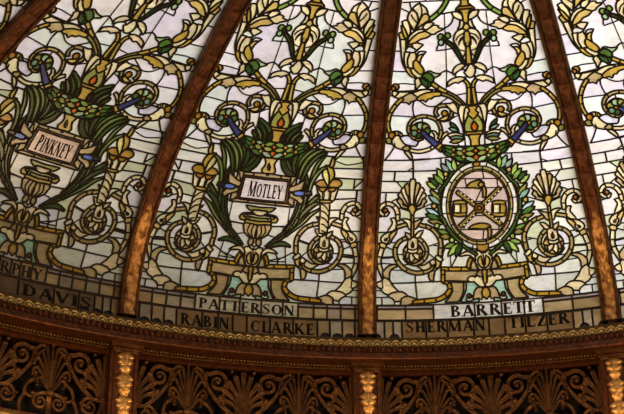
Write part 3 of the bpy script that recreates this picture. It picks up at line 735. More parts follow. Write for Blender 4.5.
def text_mesh(words, name, parent, off=0.006, boldx=1.0):
    """words: (string, u0, u1, phi_bottom, phi_top, first-letter scale)"""
    m = MB()
    for s, u0, u1, p0, p1, cap in words:
        gs = []; x = 0
        for i, ch in enumerate(s):
            q, w = glyph(ch); k = cap if i == 0 else 1.0
            gs.append((q, x, k)); x += w*k+.09
        x -= .09
        for q, gx, k in gs:
            for poly in q:
                a = sum(poly[i][0]*poly[(i+1) % 4][1]-poly[(i+1) % 4][0]*poly[i][1] for i in range(4))
                if a < 0: poly = poly[::-1]
                vs = [S(u0+(gx+px*k)/x*(u1-u0), p0+(p1-p0)*py*k, off) for px, py in poly]
                vs += [S(u0+(gx+px*k)/x*(u1-u0), p0+(p1-p0)*py*k, off-0.003) for px, py in poly]
                m.add(vs, [(0, 1, 2, 3), (0, 4, 5, 1), (1, 5, 6, 2), (2, 6, 7, 3), (3, 7, 4, 0)])
    return m.build(name, PAINT, parent)
# ------------------------------------------------------------------ one stained glass panel
PHB, PHT = -0.05, 1.235
FIELD = 0.117
PX = 0.0099                          # one photograph pixel is about a centimetre on the dome
def band_layout(style):
    """cells of the three rows of the name band: (part, colour, u0, u1, phi0, phi1)"""
    o = []
    rnd = random.Random(style)
    wd = WORDS[style]
    if style == 'C': tab = (-.445, .46); row1 = [-1, -.915, -.677, tab[0], tab[1], .70, .95, 1]; tc_ = 'ivory'
    elif style == 'B': tab = (-.44, .425); row1 = [-1, -.93, -.80, -.68, -.56, tab[0], tab[1], .555, .668, .782, .90, 1]; tc_ = 'ivory2'
    else: tab = (-.33, .31); row1 = [-1, -.90, -.78, -.66, -.55, -.44, tab[0], tab[1], .42, .53, .645, .76, .88, 1]; tc_ = 'bandtan'
    cut = [tab[0]]+gaps(*wd[0][:3], every=1 if style == 'A' else 2)+[tab[1]]
    o += [('name_tablet', tc_, cut[i], cut[i+1], .052, .116) for i in range(len(cut)-1)]
    row2 = []
    for w in wd[1:]:
        cut = [w[1]-.03]+gaps(*w[:3])+[w[2]+.03]; row2 += [(cut[i], cut[i+1]) for i in range(len(cut)-1)]
    if style == 'A': row2 = [(-.70, -.45), (-.45, -.2), (-.2, row2[0][0])]+row2
    else:
        k = [i for i in range(len(row2)-1) if abs(row2[i][1]-row2[i+1][0]) > 1e-6][0]
        row2.insert(k+1, (row2[k][1], row2[k+1][0]))
    for i in range(len(row1)-1):
        a, b = row1[i], row1[i+1]
        if abs(a-tab[0]) < 1e-6: continue
        o.append(('name_band', rnd.choice(('tan2', 'bandtan', 'bandgrey', 'tan2')), a, b, .052, .098))
        o.append(('name_band', 'bandlav', a, b, .101, .114))
    for a, b in row2: o.append(('name_tablet', 'brownglass2' if style == 'A' else 'brownglass', a, b, -.045, .046))
    e0, e1 = row2[0][0], row2[-1][1]
    for lo, hi in ((-1, e0), (e1, 1)):
        k = 4
        for i in range(k): o.append(('name_band', 'bandgrey' if i % 2 else 'bandtan', lo+(hi-lo)*i/k, lo+(hi-lo)*(i+1)/k, -.045, .046))
    o += [('name_band', 'dark', s_*c-.04, s_*c+.04, -.045, -.012) for s_ in (-1, 1) for c in ((.775, .925) if style == 'C' else (.65, .75, .85, .95))]
    return o
PAL.update({k: srgb(v) for k, v in dict(ivory2='#c6bc9c', brownglass='#8a683e', minty='#a6cbb4', goldbar='#c2962c', bandtan='#a88c62', bandgrey='#ab9a82', bandlav='#a69690', brownglass2='#80623c', platedim='#d9b9a0', rust='#8a4616', pgreen='#3a5a24', pdark='#1e3414', pdark2='#2a4720', plight='#6f8442', ember='#c05a12').items()})
def bgcolor(x, y, rnd):
    ph = iarc(y); t = rnd.random()
    if ph > .62: base = rnd.choice(('#e8dfe2', '#e2d9e4', '#e0e4de', '#ebe2e2', '#e8e3e2', '#dde1da', '#e6dce6'))
    elif ph > .34: base = rnd.choice(('#e4e0d6', '#dcd8d4', '#d6d6c8', '#e2ddd2', '#dcd6da', '#c6caa8', '#e6e2d8', '#e0dcd6'))
    else: base = rnd.choice(('#dadbd2', '#cfd2be', '#d6d4da', '#dcdccc', '#ccd0bf', '#e2e1d8', '#d2d6d0'))
    c = srgb(base); k = .93+.12*t
    return [min(.98, a*k) for a in c]
SINGLE = {'garland_leaf', 'garland_berry', 'laurel_leaf', 'laurel_berry', 'palm_leaf', 'staff_bead', 'sprig_leaf', 'anthemion_petal', 'clover_flower', 'keg'}
SUBOF = dict(garland_leaf='garland', garland_berry='garland', laurel_leaf='laurel_branch', laurel_berry='laurel_branch', staff_bead='crossed_staff', torch_flame='torch', torch_cup='torch',
 urn_bowl='urn', urn_foot='urn', anthemion_petal='anthemion_base', clover_flower='clover_stem', column_leaf='column_stem', horn_tie='blue_horn', pedestal_panel='pedestal', scroll_knob='scroll_leaf')
def build_panel(style):
    rnd = random.Random(style+'x')
    shapes = [('background_glass', None, None, [[(-9, -9), (9, -9), (9, 99), (-9, 99)]], 0)]
    verts = []; edges = []; einfo = []; vmap = {}
    def vid(x, y):
        x = min(max(x, -XW), XW); y = min(max(y, arc(PHB)), arc(PHT))
        k = (round(x, 4), round(y, 4))
        if k not in vmap: vmap[k] = len(verts); verts.append(Vector(k))
        return vmap[k]
    def poly(P, info, closed=True):
        n = len(P)
        for i in range(n if closed else n-1):
            a, b = vid(*P[i]), vid(*P[(i+1) % n])
            if a != b: edges.append((a, b)); einfo.append(info)
    # regular grid so the sheet follows the dome (no lead on these)
    for i in range(11): 
        u = -1+i*.2; poly([flat(u, PHB+(PHT-PHB)*j/30) for j in range(31)], ('grid',), False)
    for j in range(31): poly([flat(-1+i*.2, PHB+(PHT-PHB)*j/30) for i in range(11)], ('grid',), False)
    for part, col, a, b, p0, p1 in band_layout(style):
        P = [flat(a, p0), flat(a+(b-a)/2, p0), flat(b, p0), flat(b, p1), flat(a+(b-a)/2, p1), flat(a, p1)]
        if col == 'dark': P = [flat((a+b)/2+.04*math.cos(PI*q/8), p0+(p1-p0)*math.sin(PI*q/8)**.6) for q in range(9)]
        shapes.append((part, col, 0, [P], len(shapes))); poly(P, ('edge',))
    B0 = [flat(-1, PHB), flat(1, PHB), flat(1, FIELD), flat(-1, FIELD)]
    shapes.insert(1, ('name_band', 'dkbrown', 0, [B0], 0)); poly([flat(-1+i*.2, FIELD) for i in range(11)], ('edge',), False)
    bglines = []
    bglines = bglines
    order = 'USBCG' if style == 'C' else 'USTBLVGN'
    for gname in order:
        for f in GROUPS[gname]:
            ty, part = f[0], f[1]
            if ty == 'L':
                w, m, P = float(f[2]), int(f[3]), parse(f[4])
                for sg in ((1, -1) if m else (1,)):
                    Q = smooth([(x*sg, y, k) for x, y, k in P], False)
                    if part == '*': bglines.append((Q, w))
                    else: poly(Q, ('line', part, w), False)
                continue
            col = f[2]; m = int(f[3])
            if style == 'A' and col == 'pinkwhite': col = 'platedim'
            key_ = part; part = part.split('#')[0]
            if ty == 'S': d = int(f[4]); A, Bp = parse(f[5]), parse(f[6])
            else: P = parse(f[4])
            if ty == 'H':
                P[0] = (0.0, P[0][1], True); P[-1] = (0.0, P[-1][1], True)
                P = P+[(-x, y, k) for x, y, k in P[-2:0:-1]]
            for sg in ((1, -1) if m else (1,)):
                sid = len(shapes); side = 0
                if ty == 'S':
                    a = smooth([(x*sg, y, k) for x, y, k in A], False, 5, True); b = smooth([(x*sg, y, k) for x, y, k in Bp], False, 5, True)
                    n = min(len(a), len(b)); GS = .0062
                    if len(a) != len(b):
                        a = [a[int(i*(len(a)-1)/(n-1))] for i in range(n)]; b = [b[int(i*(len(b)-1)/(n-1))] for i in range(n)]
                    for i in range(n):
                        dx, dy = b[i][0]-a[i][0], b[i][1]-a[i][1]; l = math.hypot(dx, dy) or 1; dx, dy = dx/l*GS, dy/l*GS
                        a[i] = (a[i][0]-dx, a[i][1]-dy); b[i] = (b[i][0]+dx, b[i][1]+dy)
                    polys = [t for i in range(n-1) for t in ([a[i], b[i], b[i+1]], [a[i], b[i+1], a[i+1]])]
                    poly(a+b[::-1], ('edge',))
                    for q in range(1, d+1):
                        i = round(q*(n-1)/(d+1)); poly([a[i], b[i]], ('div', sid), False)
                    for i in range(1, n-1): poly([a[i], b[i]], ('grid',), False)
                else:
                    Q = smooth([(x*sg, y, k) for x, y, k in P], True)
                    if col != 'dark' and part not in ('nameplate', 'nameplate_field', 'oval_field', 'oval_frame', 'staff_bead', 'pedestal'): Q = grow(Q, .0075)
                    polys = [Q]; poly(Q, ('edge',))
                xs = [p[0] for q in polys for p in q]
                mx = sum(xs)/len(xs); side = 0 if (min(xs) < -.01 and max(xs) > .01 and abs(mx) < .12) else (1 if mx > 0 else -1)
                shapes.append((part, col, side, polys, sid, sid if part in SINGLE else key_))
    bxs = [(min(p[0] for q in t[3] for p in q), max(p[0] for q in t[3] for p in q), min(p[1] for q in t[3] for p in q), max(p[1] for q in t[3] for p in q)) for t in shapes]
    def covered(x, y):
        for i in range(1, len(shapes)):
            b = bxs[i]
            if b[0] <= x <= b[1] and b[2] <= y <= b[3] and any(inpoly(x, y, q) for q in shapes[i][3]): return True
        return abs(x) > XW
    def cross(p, q, r, t):
        d = (q[0]-p[0])*(t[1]-r[1])-(q[1]-p[1])*(t[0]-r[0])
        if abs(d) < 1e-12: return None
        a = ((r[0]-p[0])*(t[1]-r[1])-(r[1]-p[1])*(t[0]-r[0]))/d; b = ((r[0]-p[0])*(q[1]-p[1])-(r[1]-p[1])*(q[0]-p[0]))/d
        return a if (0 < a < 1 and 0 <= b <= 1) else None
    segs = [(li, Q[i], Q[i+1]) for li, (Q, w) in enumerate(bglines) for i in range(len(Q)-1)]
    for li, (Q, w) in enumerate(bglines):
        for end in (0, 1):
            p, q = (Q[1], Q[0]) if end == 0 else (Q[-2], Q[-1])
            if covered(*q): continue
            dx, dy = q[0]-p[0], q[1]-p[1]; l = math.hypot(dx, dy) or 1; dx /= l; dy /= l; best = None
            for k in range(1, 26):
                x, y = q[0]+dx*.006*k, q[1]+dy*.006*k
                if covered(x, y): best = k*.006+.004; break
            far = (q[0]+dx*(best or .15), q[1]+dy*(best or .15)); st = (q[0]-dx*.01, q[1]-dy*.01)
            tb = None
            for lj, a, b in segs:
                if lj == li: continue
                c = cross(st, far, a, b)
                if c is not None and (tb is None or c < tb): tb = c
            if tb is not None: x, y = st[0]+(far[0]-st[0])*tb, st[1]+(far[1]-st[1])*tb; Q.insert(0, (x, y)) if end == 0 else Q.append((x, y))
            elif best: Q.insert(0, far) if end == 0 else Q.append(far)
        poly(Q, ('line', '*', w), False)
    V, E, F, ov, oe, of = delaunay_2d_cdt(verts, edges, [], 0, 1e-5, True)
    boxes = []
    for s in shapes:
        xs = [p[0] for q in s[3] for p in q]; ys = [p[1] for q in s[3] for p in q]; boxes.append((min(xs), max(xs), min(ys), max(ys)))
    # owner of every triangle: the topmost shape over its centre
    cell = {}
    for i, b in enumerate(boxes):
        if i == 0: continue
        for cx in range(int(max(b[0], -XW)//.1), int(min(b[1], XW)//.1)+1):
            for cy in range(int(max(b[2], 0)//.1), int(min(b[3], 9)//.1)+1): cell.setdefault((cx, cy), []).append(i)
    own = []
    for f in F:
        x = sum(V[i][0] for i in f)/3; y = sum(V[i][1] for i in f)/3; o = 0
        for i in reversed(cell.get((int(x//.1), int(y//.1)), [])):
            b = boxes[i]
            if b[0] <= x <= b[1] and b[2] <= y <= b[3] and any(inpoly(x, y, q) for q in shapes[i][3]): o = i; break
        own.append(o)
    e2f = {}
    def tri(f): a, b, c = (V[i] for i in f); return abs((b[0]-a[0])*(c[1]-a[1])-(b[1]-a[1])*(c[0]-a[0]))/2
    areas = [tri(f) for f in F]; ef = {}
    for fi, f in enumerate(F):
        for i in range(3): a, b = f[i], f[(i+1) % 3]; ef.setdefault((min(a, b), max(a, b)), []).append(fi)
    nbr = [[] for _ in F]
    for (a, b), fs in ef.items():
        if len(fs) == 2: l = (V[a]-V[b]).length; nbr[fs[0]].append((fs[1], l)); nbr[fs[1]].append((fs[0], l))
    for _ in range(2):
        seen = [False]*len(F)
        for i in range(len(F)):
            if seen[i]: continue
            seen[i] = True; st = [i]; mem = []; touch = {}
            while st:
                k = st.pop(); mem.append(k)
                for j, l in nbr[k]:
                    if own[j] == own[i]:
                        if not seen[j]: seen[j] = True; st.append(j)
                    else: touch[own[j]] = touch.get(own[j], 0)+l
            ar = sum(areas[k] for k in mem); per = sum(touch.values())
            if touch and shapes[own[i]][0] != 'staff_bead' and (ar < 2.2e-4 or ar/per < .0022):
                t = max(touch, key=touch.get)
                for k in mem: own[k] = t
    for fi, f in enumerate(F):
        for i in range(3):
            a, b = f[i], f[(i+1) % 3]; e2f.setdefault((min(a, b), max(a, b)), []).append(fi)
    info = {}
    for ei, e in enumerate(E):
        info[(min(e), max(e))] = [einfo[k] for k in oe[ei] if k < len(einfo)]
    lead = {}
    for e, fs in e2f.items():
        if len(fs) < 2: continue
        a, b = own[fs[0]], own[fs[1]]; w = 0
        if a != b:
            w = 1.75
            pa, pb = shapes[a][0], shapes[b][0]
            if {pa, pb} <= {'garland', 'garland_leaf', 'garland_berry', 'laurel_leaf', 'laurel_branch'}: w = 1.0
            elif pa == pb == 'palm_leaf': w = 1.45
            if shapes[a][1] == 'dkbrown' or shapes[b][1] == 'dkbrown': w = 1.3
            if pa == pb and pa.startswith('staff'): w = .6
            if 'staff_bead' in (pa, pb): w = .45
            if pa.startswith('oval') and pb.startswith('oval'): w = 1.25
            if shapes[a][1] == 'dark' or shapes[b][1] == 'dark': w = .8
        else:
            for inf in info.get(e, ()):
                if inf[0] == 'line' and ((inf[1] == '*' and a == 0) or inf[1] == shapes[a][0]): w = max(w, inf[2])
                elif inf[0] == 'div' and inf[1] == a: w = max(w, 1.5)
        if w: lead[e] = w
    # pieces of glass: triangles joined across edges without lead
    piece = [-1]*len(F); pc = []
    nb = {}
    for e, fs in e2f.items():
        if e not in lead and len(fs) == 2: nb.setdefault(fs[0], []).append(fs[1]); nb.setdefault(fs[1], []).append(fs[0])
    for i in range(len(F)):
        if piece[i] >= 0: continue
        st = [i]; piece[i] = len(pc); mem = []
        while st:
            k = st.pop(); mem.append(k)
            for j in nb.get(k, ()):
                if piece[j] < 0: piece[j] = len(pc); st.append(j)
        x = sum(V[F[k][0]][0] for k in mem)/len(mem); y = sum(V[F[k][0]][1] for k in mem)/len(mem)
        o = own[i]
        if o == 0: c = bgcolor(x, y, rnd)
        else:
            c = PAL[shapes[o][1]]; k = .86+.24*rnd.random(); c = [min(.97, a*k*(1+.05*(rnd.random()-.5))) for a in c]
        pc.append(c)
    parts = {}
    for i, f in enumerate(F):
        s = shapes[own[i]]; parts.setdefault((s[0], s[2], s[5] if len(s) > 5 else 0), []).append(i)
    root = empty('stained_glass_panel', (0, 0, 0))
    res = {}
    made = {}
    for (name, side, key_), fs in sorted(parts.items(), key=lambda kv: kv[0][0] in SUBOF):
        m = MB(); vm = {}
        for i in fs:
            ids = []
            for v in F[i]:
                if v not in vm: vm[v] = len(m.v); u, ph = unflat(*V[v]); m.v.append(S(u, ph))
                ids.append(vm[v])
            m.f.append(tuple(ids)); m.c.append(pc[piece[i]])
        mat = GLASS if name in ('background_glass', 'oval_field') else (GLASSB if name in ('name_band', 'name_tablet') else GLASSC)
        up = SUBOF.get(name); pr = root
        if up: pr = made.get((up, side)) or made.get((up, 0)) or root
        o = m.build(name, mat, pr); made.setdefault((name, side), o); res.setdefault(name, []).append(o)
    # lead cames as raised strips, chained into polylines
    adj = {}
    for (a, b), w in lead.items(): adj.setdefault(a, []).append(b); adj.setdefault(b, []).append(a)
    used = set(); m = MB()
    def pos(v): u, ph = unflat(*V[v]); return u, ph
    def strip(ch):
        ws = [lead[(min(ch[i], ch[i+1]), max(ch[i], ch[i+1]))] for i in range(len(ch)-1)]
        P3 = []
        for i, v in enumerate(ch):
            u, ph = pos(v); p = Vector(S(u, ph)); nrm = (Vector(S(u, ph, .01))-p).normalized()
            q0 = Vector(S(*pos(ch[max(i-1, 0)]))); q1 = Vector(S(*pos(ch[min(i+1, len(ch)-1)])))
            t = (q1-q0)
            if t.length < 1e-6: t = Vector((1, 0, 0))
            t.normalize(); s = t.cross(nrm).normalized(); w = (ws[max(i-1, 0)]+ws[min(i, len(ws)-1)])/2*PX*.5
            if i == 0: p = p-t*w*.5
            if i == len(ch)-1: p = p+t*w*.5
            P3.append([tuple(p-s*w-nrm*.004), tuple(p-s*w+nrm*.004), tuple(p-s*w*.4+nrm*.010), tuple(p+s*w*.4+nrm*.010), tuple(p+s*w+nrm*.004), tuple(p+s*w-nrm*.004)])
        vs = [q for r_ in P3 for q in r_]; fs = []
        for i in range(len(P3)-1):
            for j in range(6): k = (j+1) % 6; fs.append((i*6+j, i*6+k, (i+1)*6+k, (i+1)*6+j))
        m.add(vs, fs)
    def key(a, b): return (min(a, b), max(a, b))
    for start in [v for v in adj if len(adj[v]) != 2]+list(adj):
        for nx in adj[start]:
            if key(start, nx) in used: continue
            ch = [start, nx]; used.add(key(start, nx))
            while len(adj[ch[-1]]) == 2 and ch[-1] != start:
                a = [x for x in adj[ch[-1]] if key(ch[-1], x) not in used]
                if not a: break
                if abs(lead[key(ch[-1], a[0])]-lead[key(ch[-2], ch[-1])]) > .35: break
                used.add(key(ch[-1], a[0])); ch.append(a[0])
            strip(ch)
    m.build('lead_came', LEAD, root)
    return root, res
def place(root, k):
    th = TH1+D*(k-0.5); root.location = (R*math.sin(th), R*math.cos(th), ZSP); root.rotation_euler = (0, 0, -th)
TEXT = []
def letter(root, name_part, words, nm='lettering'):
    p = [c for c in root.children if c.name.split('.')[0] == name_part][0]
    for w in words: text_mesh([w], nm, p)
PG = 'stained glass panels of the dome'
B_, resB = build_panel('B'); C_, resC = build_panel('C')
A_, resA = build_panel('A'); Z_ = copy_tree(B_); D_ = copy_tree(C_)
place(B_, 0); place(C_, 1); place(A_, -1); place(Z_, -2); place(D_, 2)
letter(B_, 'nameplate_field', [('MOTLEY', -.148, .168, .489, .531, 1.12)])
letter(A_, 'nameplate_field', [('PINKNEY', -.160, .160, .489, .531, 1.12)])
for p_, k_ in ((A_, 'A'), (B_, 'B'), (C_, 'C')): letter(p_, 'name_tablet', WORDS[k_])
tag(B_, 'stained glass dome panel with an upright white nameplate and urn between two flaming torches', 'stained glass panel', PG)
tag(C_, 'stained glass dome panel with the oval pink medallion of crossed staffs ringed by laurel', 'stained glass panel', PG)
tag(A_, 'dim left stained glass dome panel with a tilted pinkish nameplate above an urn', 'stained glass panel', PG)
tag(Z_, 'sliver of stained glass beyond the leftmost rib, top left corner', 'stained glass panel', PG)
tag(D_, 'partly seen stained glass dome panel right of the rightmost rib', 'stained glass panel', PG)
# ------------------------------------------------------------------ dome ribs
def rib_mesh():
    W = .0875; out = {}
    L0, L1 = arc(-.028), arc(1.235); n = int((L1-L0)/.016)
    prof = []
    def P(x, y, h):
        ph = iarc(y); r, z = rz(ph, h); return (x, r-R, z)
    # shaft: box with recessed front
    m = MB(); cols = [(-W, -.03), (-W, .062), (-W+.012, .068), (-W+.012, .058), (W-.012, .058), (W-.012, .068), (W, .062), (W, -.03)]
    vs = []; fs = []; k = len(cols); q = 90
    for i in range(q+1):
        y = L0+(L1-L0)*i/q
        vs += [P(x, y, h) for x, h in cols]
    for i in range(q):
        for j in range(k): fs.append((i*k+j, i*k+(j+1) % k, (i+1)*k+(j+1) % k, (i+1)*k+j))
    m.add(vs, fs); out['rib_shaft'] = (m, BRONZE)
    # edge fillets: beaded mouldings
    for sg in (-1, 1):
        m = MB(); vs = []; fs = []; q = int((L1-L0)/.02)
        for i in range(q+1):
            y = L0+(L1-L0)*i/q; b = .004*(1+math.cos(2*PI*i/2))
            for a in range(6):
                an = PI*a/5; vs.append(P(sg*(W-.016)+.016*math.cos(an), y, .060+(.014+b)*math.sin(an)))
        for i in range(q):
            for j in range(5): fs.append((i*6+j, i*6+j+1, (i+1)*6+j+1, (i+1)*6+j))
        m.add(vs, fs); out['edge_fillet', sg] = (m, DKBRONZE)
    # carved foliage down the middle
    m = MB(); nx = 12; vs = []; fs = []; per = .26
    rows = int((L1-L0)/.013)
    for i in range(rows+1):
        y = L0+(L1-L0)*i/rows; t = (y-L0)/per % 1.0
        for j in range(nx+1):
            x = -1+2*j/nx; a = abs(x)
            leaf = max(0, math.sin(PI*min(1, t*1.15)))*(1-a**2)                        # leaf body
            lobes = .5+.5*math.cos(2*PI*(t*4+a*1.1))
            vein = math.exp(-(x/.10)**2)
            h = .057+.004+.020*leaf*(.45+.55*lobes*a)+.010*vein*(1-t)-.004*math.exp(-((t-.98)/.06)**2)
            vs.append(P(x*(W-.030), y, h if a < .999 else .057))
    for i in range(rows):
        for j in range(nx):
            b = i*(nx+1)+j; fs.append((b, b+1, b+nx+2, b+nx+1))
    m.add(vs, fs); out['carved_foliage'] = (m, BRONZE)
    # foot block with acanthus, lamplight painted into its gold
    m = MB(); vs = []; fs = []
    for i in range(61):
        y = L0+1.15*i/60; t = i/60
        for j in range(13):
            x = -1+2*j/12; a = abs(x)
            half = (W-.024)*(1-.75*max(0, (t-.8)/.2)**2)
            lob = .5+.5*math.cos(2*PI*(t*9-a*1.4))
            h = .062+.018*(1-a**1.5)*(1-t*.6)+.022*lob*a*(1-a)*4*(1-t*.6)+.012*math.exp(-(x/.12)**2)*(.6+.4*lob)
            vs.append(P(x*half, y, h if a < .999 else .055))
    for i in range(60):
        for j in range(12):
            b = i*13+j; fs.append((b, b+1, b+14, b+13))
    m.add(vs, fs); out['acanthus_foot'] = (m, LITGILT)
    return out
RIBL = {-2: 'dark bronze rib crossing the top left corner of the dome', -1: 'bronze dome rib between the tilted nameplate panel and the upright nameplate panel',
        2: 'bronze dome rib beyond the right end of the view, far side of the last panel',
        0: 'nearly vertical bronze dome rib standing between the nameplate panel and the oval medallion panel', 1: 'bronze dome rib to the right of the oval medallion panel'}
rib0 = empty('dome_rib', (0, 0, 0))
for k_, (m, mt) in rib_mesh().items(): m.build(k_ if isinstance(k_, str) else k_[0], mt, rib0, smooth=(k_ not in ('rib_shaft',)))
for k in (0, -1, -2, 1, 2):
    o = rib0 if k == 0 else copy_tree(rib0)
    th = TH1+D*k; o.location = (R*math.sin(th), R*math.cos(th), ZSP); o.rotation_euler = (0, 0, -th)
    tag(o, RIBL[k], 'rib', 'ribs of the glass dome')
# ------------------------------------------------------------------ cornice, drum, hall (the setting)
def ring(prof, a0, a1, n, closed=False):
    m = MB(); k = len(prof); vs = []; fs = []
    full = abs(a1-a0-2*PI) < 1e-6; c = n if full else n+1
    for i in range(c):
        a = a0+(a1-a0)*i/n
        vs += [(R*r*math.sin(a), R*r*math.cos(a), ZSP+R*z) for r, z in prof]
    for i in range(n):
        i2 = (i+1) % c
        for j in range(k if closed else k-1): fs.append((i*k+j, i2*k+j, i2*k+(j+1) % k, i*k+(j+1) % k))
    m.add(vs, fs); return m
def struct(o, kind='structure'): o['kind'] = kind; return o
TAU = 2*PI
# gold crown, teeth bed, fascia, soffit, mouldings
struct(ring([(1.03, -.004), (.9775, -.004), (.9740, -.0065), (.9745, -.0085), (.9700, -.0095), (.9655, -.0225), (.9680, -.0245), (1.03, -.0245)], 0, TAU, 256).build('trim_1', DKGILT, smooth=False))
struct(ring([(1.03, -.0245), (.9660, -.0246), (.9640, -.0345), (.9610, -.0350), (.9590, -.0365), (.9560, -.0455), (.9570, -.0475), (.9620, -.0475), (.9950, -.0440), (1.03, -.0440)], 0, TAU, 256).build('trim_2', BRONZE))
struct(ring([(1.03, -.0435), (.9960, -.0440), (.9950, -.0468), (.9985, -.0468), (.9960, -.0480), (.9990, -.0492), (.9975, -.0502), (1.003, -.0507), (1.001, -.0515), (1.006, -.0522), (1.06, -.0522)], 0, TAU, 256).build('trim_3', BRONZE))
struct(ring([(1.06, -.171), (1.004, -.171), (1.000, -.175), (.996, -.178), (.996, -.192), (1.06, -.192)], 0, TAU, 256).build('trim_4', GILT))
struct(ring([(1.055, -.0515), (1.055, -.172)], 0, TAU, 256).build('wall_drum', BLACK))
struct(ring([(1.062, .0), (1.062, -.192)], 0, TAU, 128).build('wall_drum_outside', PLASTER))
# ornaments of the cornice that lie in view
A_LO, A_HI = -1.2, 0.80
def cyl(a, r, z): return (R*r*math.sin(a), R*r*math.cos(a), ZSP+R*z)
def arcs_mesh():
    m = MB(); step = .0152; n = int((A_HI-A_LO)/step)
    for i in range(n):
        c = A_LO+(i+.5)*step
        for rad, w in ((.0072, .0011), (.0036, .0011)):
            vs = []; fs = []; q = 9
            for j in range(q+1):
                t = PI*j/q
                for e, dd in ((-1, 0), (0, 1), (1, 0)):
                    rr = rad+e*w; x = rr*math.cos(t); y = rr*math.sin(t)*1.5
                    zz = -.0228+y; rad_r = .9655+(.0045)*(y/.0125)-.0022*dd-.0002
                    vs.append(cyl(c+x/.97, rad_r, zz))
            for j in range(q):
                for e in (0, 1): fs.append((j*3+e, j*3+e+1, (j+1)*3+e+1, (j+1)*3+e))
            m.add(vs, fs)
        # dart between arcs
        vs = []; fs = []
        for (dx, dy, dd) in ((-.0016, .001, 0), (.0016, .001, 0), (0, .012, 0), (0, .005, .0018)):
            vs.append(cyl(c+step/2+dx, .9655+.0045*(dy/.0125)-dd-.0003, -.0228+dy))
        m.add(vs, [(0, 1, 3), (1, 2, 3), (2, 0, 3)])
    return m
def leaf_teeth():
    m = MB(); step = .0098; n = int((A_HI-A_LO)/step)
    for i in range(n):
        c = A_LO+(i+.5)*step; vs = []; fs = []
        for j in range(6):
            t = j/5; w = .0044*math.sin(PI*(.30+.66*t))*(1.0 if t < .95 else .5)
            for e in range(5):
                x = -1+e/2; d = .0045*(1-x*x)*(.35+.65*math.sin(PI*min(1, .25+t*.75)))+.002*t
                vs.append(cyl(c+x*w, .9660-.0022*t-d, -.0252-.0092*t))
        for j in range(5):
            for e in range(4): fs.append((j*5+e, j*5+e+1, (j+1)*5+e+1, (j+1)*5+e))
        m.add(vs, fs)
    return m
def bead_row(r, z, rad, step):
    m = MB(); n = int((A_HI-A_LO)/step)
    for i in range(n):
        c = A_LO+(i+.5)*step; vs = []; fs = []
        for j in range(4):
            la = -PI/2+PI*j/3
            for e in range(5):
                lo = PI*e/4
                vs.append(cyl(c+rad*math.cos(la)*math.cos(lo), r-rad*math.cos(la)*math.sin(lo), z+rad*math.sin(la)))
        for j in range(3):
            for e in range(4): fs.append((j*5+e, j*5+e+1, (j+1)*5+e+1, (j+1)*5+e))
        m.add(vs, fs)
    return m
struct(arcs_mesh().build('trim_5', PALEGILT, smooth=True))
struct(leaf_teeth().build('trim_6', BRONZE, smooth=True))
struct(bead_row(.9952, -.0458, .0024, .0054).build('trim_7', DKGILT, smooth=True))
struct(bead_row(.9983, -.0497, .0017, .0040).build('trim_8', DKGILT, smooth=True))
# ------------------------------------------------------------------ pilasters
ZP0, ZP1 = -.0565, -.171            # R units
def pilaster():
    root = empty('pilaster', (0, 0, 0)); Rr = R*.985
    def P(x, y, d): return (x, Rr-R-d, y)       # local: x across, y height, d towards the room
    h0, h1 = R*-.176, R*-.050
    m = MB(); W = .105
    prof = [(-W-.03, -.12), (-W-.03, -.03), (-W, -.02), (-W, .0), (-W+.014, .006), (-W+.020, -.008), (W-.020, -.008), (W-.014, .006), (W, .0), (W, -.02), (W+.03, -.03), (W+.03, -.12)]
    vs = [P(x, h0, d) for x, d in prof]+[P(x, h1-.03, d) for x, d in prof]; k = len(prof)
    m.add(vs, [(j, (j+1) % k, k+(j+1) % k, k+j) for j in range(k)]+[tuple(range(k)), tuple(range(2*k-1, k-1, -1))])
    m.build('shaft', BRONZE, root)
    m = MB()
    steps = [(h1-.055, .112, .010), (h1-.045, .112, .014), (h1-.040, .128, .030), (h1-.022, .132, .034), (h1-.018, .118, .020), (h1-.010, .150, .050), (h1+.020, .155, .055), (h1+.030, .155, .055)]
    vs = []; fs = []
    for y, w, d in steps: vs += [P(-w, y, -.1), P(-w, y, d), P(w, y, d), P(w, y, -.1)]
    for i in range(len(steps)-1):
        for j in range(4): fs.append((i*4+j, i*4+(j+1) % 4, i*4+4+(j+1) % 4, i*4+4+j))
    fs += [(3, 2, 1, 0), tuple(range(len(vs)-4, len(vs)))]
    m.add(vs, fs); m.build('capital', DKBRONZE, root)
    # chain of acanthus husks down the face: each husk has serrated lobes curling outward
    Lh = .225; y = h1-.06
    while y-Lh*1.02 > h0-.05:
        m = MB(); vs = []; fs = []; nr, nc = 30, 14
        for i in range(nr+1):
            t = i/nr; lob = abs(math.sin(PI*(t*3.5+.1)))**.7
            w = .094*(1-.62*t**1.3)*min(1, .55+t*3)*(.68+.32*lob)
            for j in range(nc+1):
                x = -1+2*j/nc; a = abs(x)
                d = .004+.030*(1-a**1.6)*math.sin(PI*(.15+.8*t))+.020*a*lob*(1-a*.5)*math.sin(PI*(.1+.85*t))+.014*math.exp(-(x/.14)**2)*(1-.6*t)+.010*(1-t)
                vs.append(P(x*w, y-Lh*t, d if a < .999 else .0))
        for i in range(nr):
            for j in range(nc):
                b = i*(nc+1)+j; fs.append((b, b+1, b+nc+2, b+nc+1))
        m.add(vs, fs); m.build('acanthus_husk', GILT, root, smooth=True); y -= Lh*.92
    return root
pil0 = pilaster()
PILL = {-1: 'gilded acanthus pilaster under the rib left of the upright nameplate panel', 0: 'gilded acanthus pilaster below the middle, nearly vertical rib', 1: 'gilded acanthus pilaster at the right edge of the photo', 2: 'gilded acanthus pilaster beyond the right end of the view'}
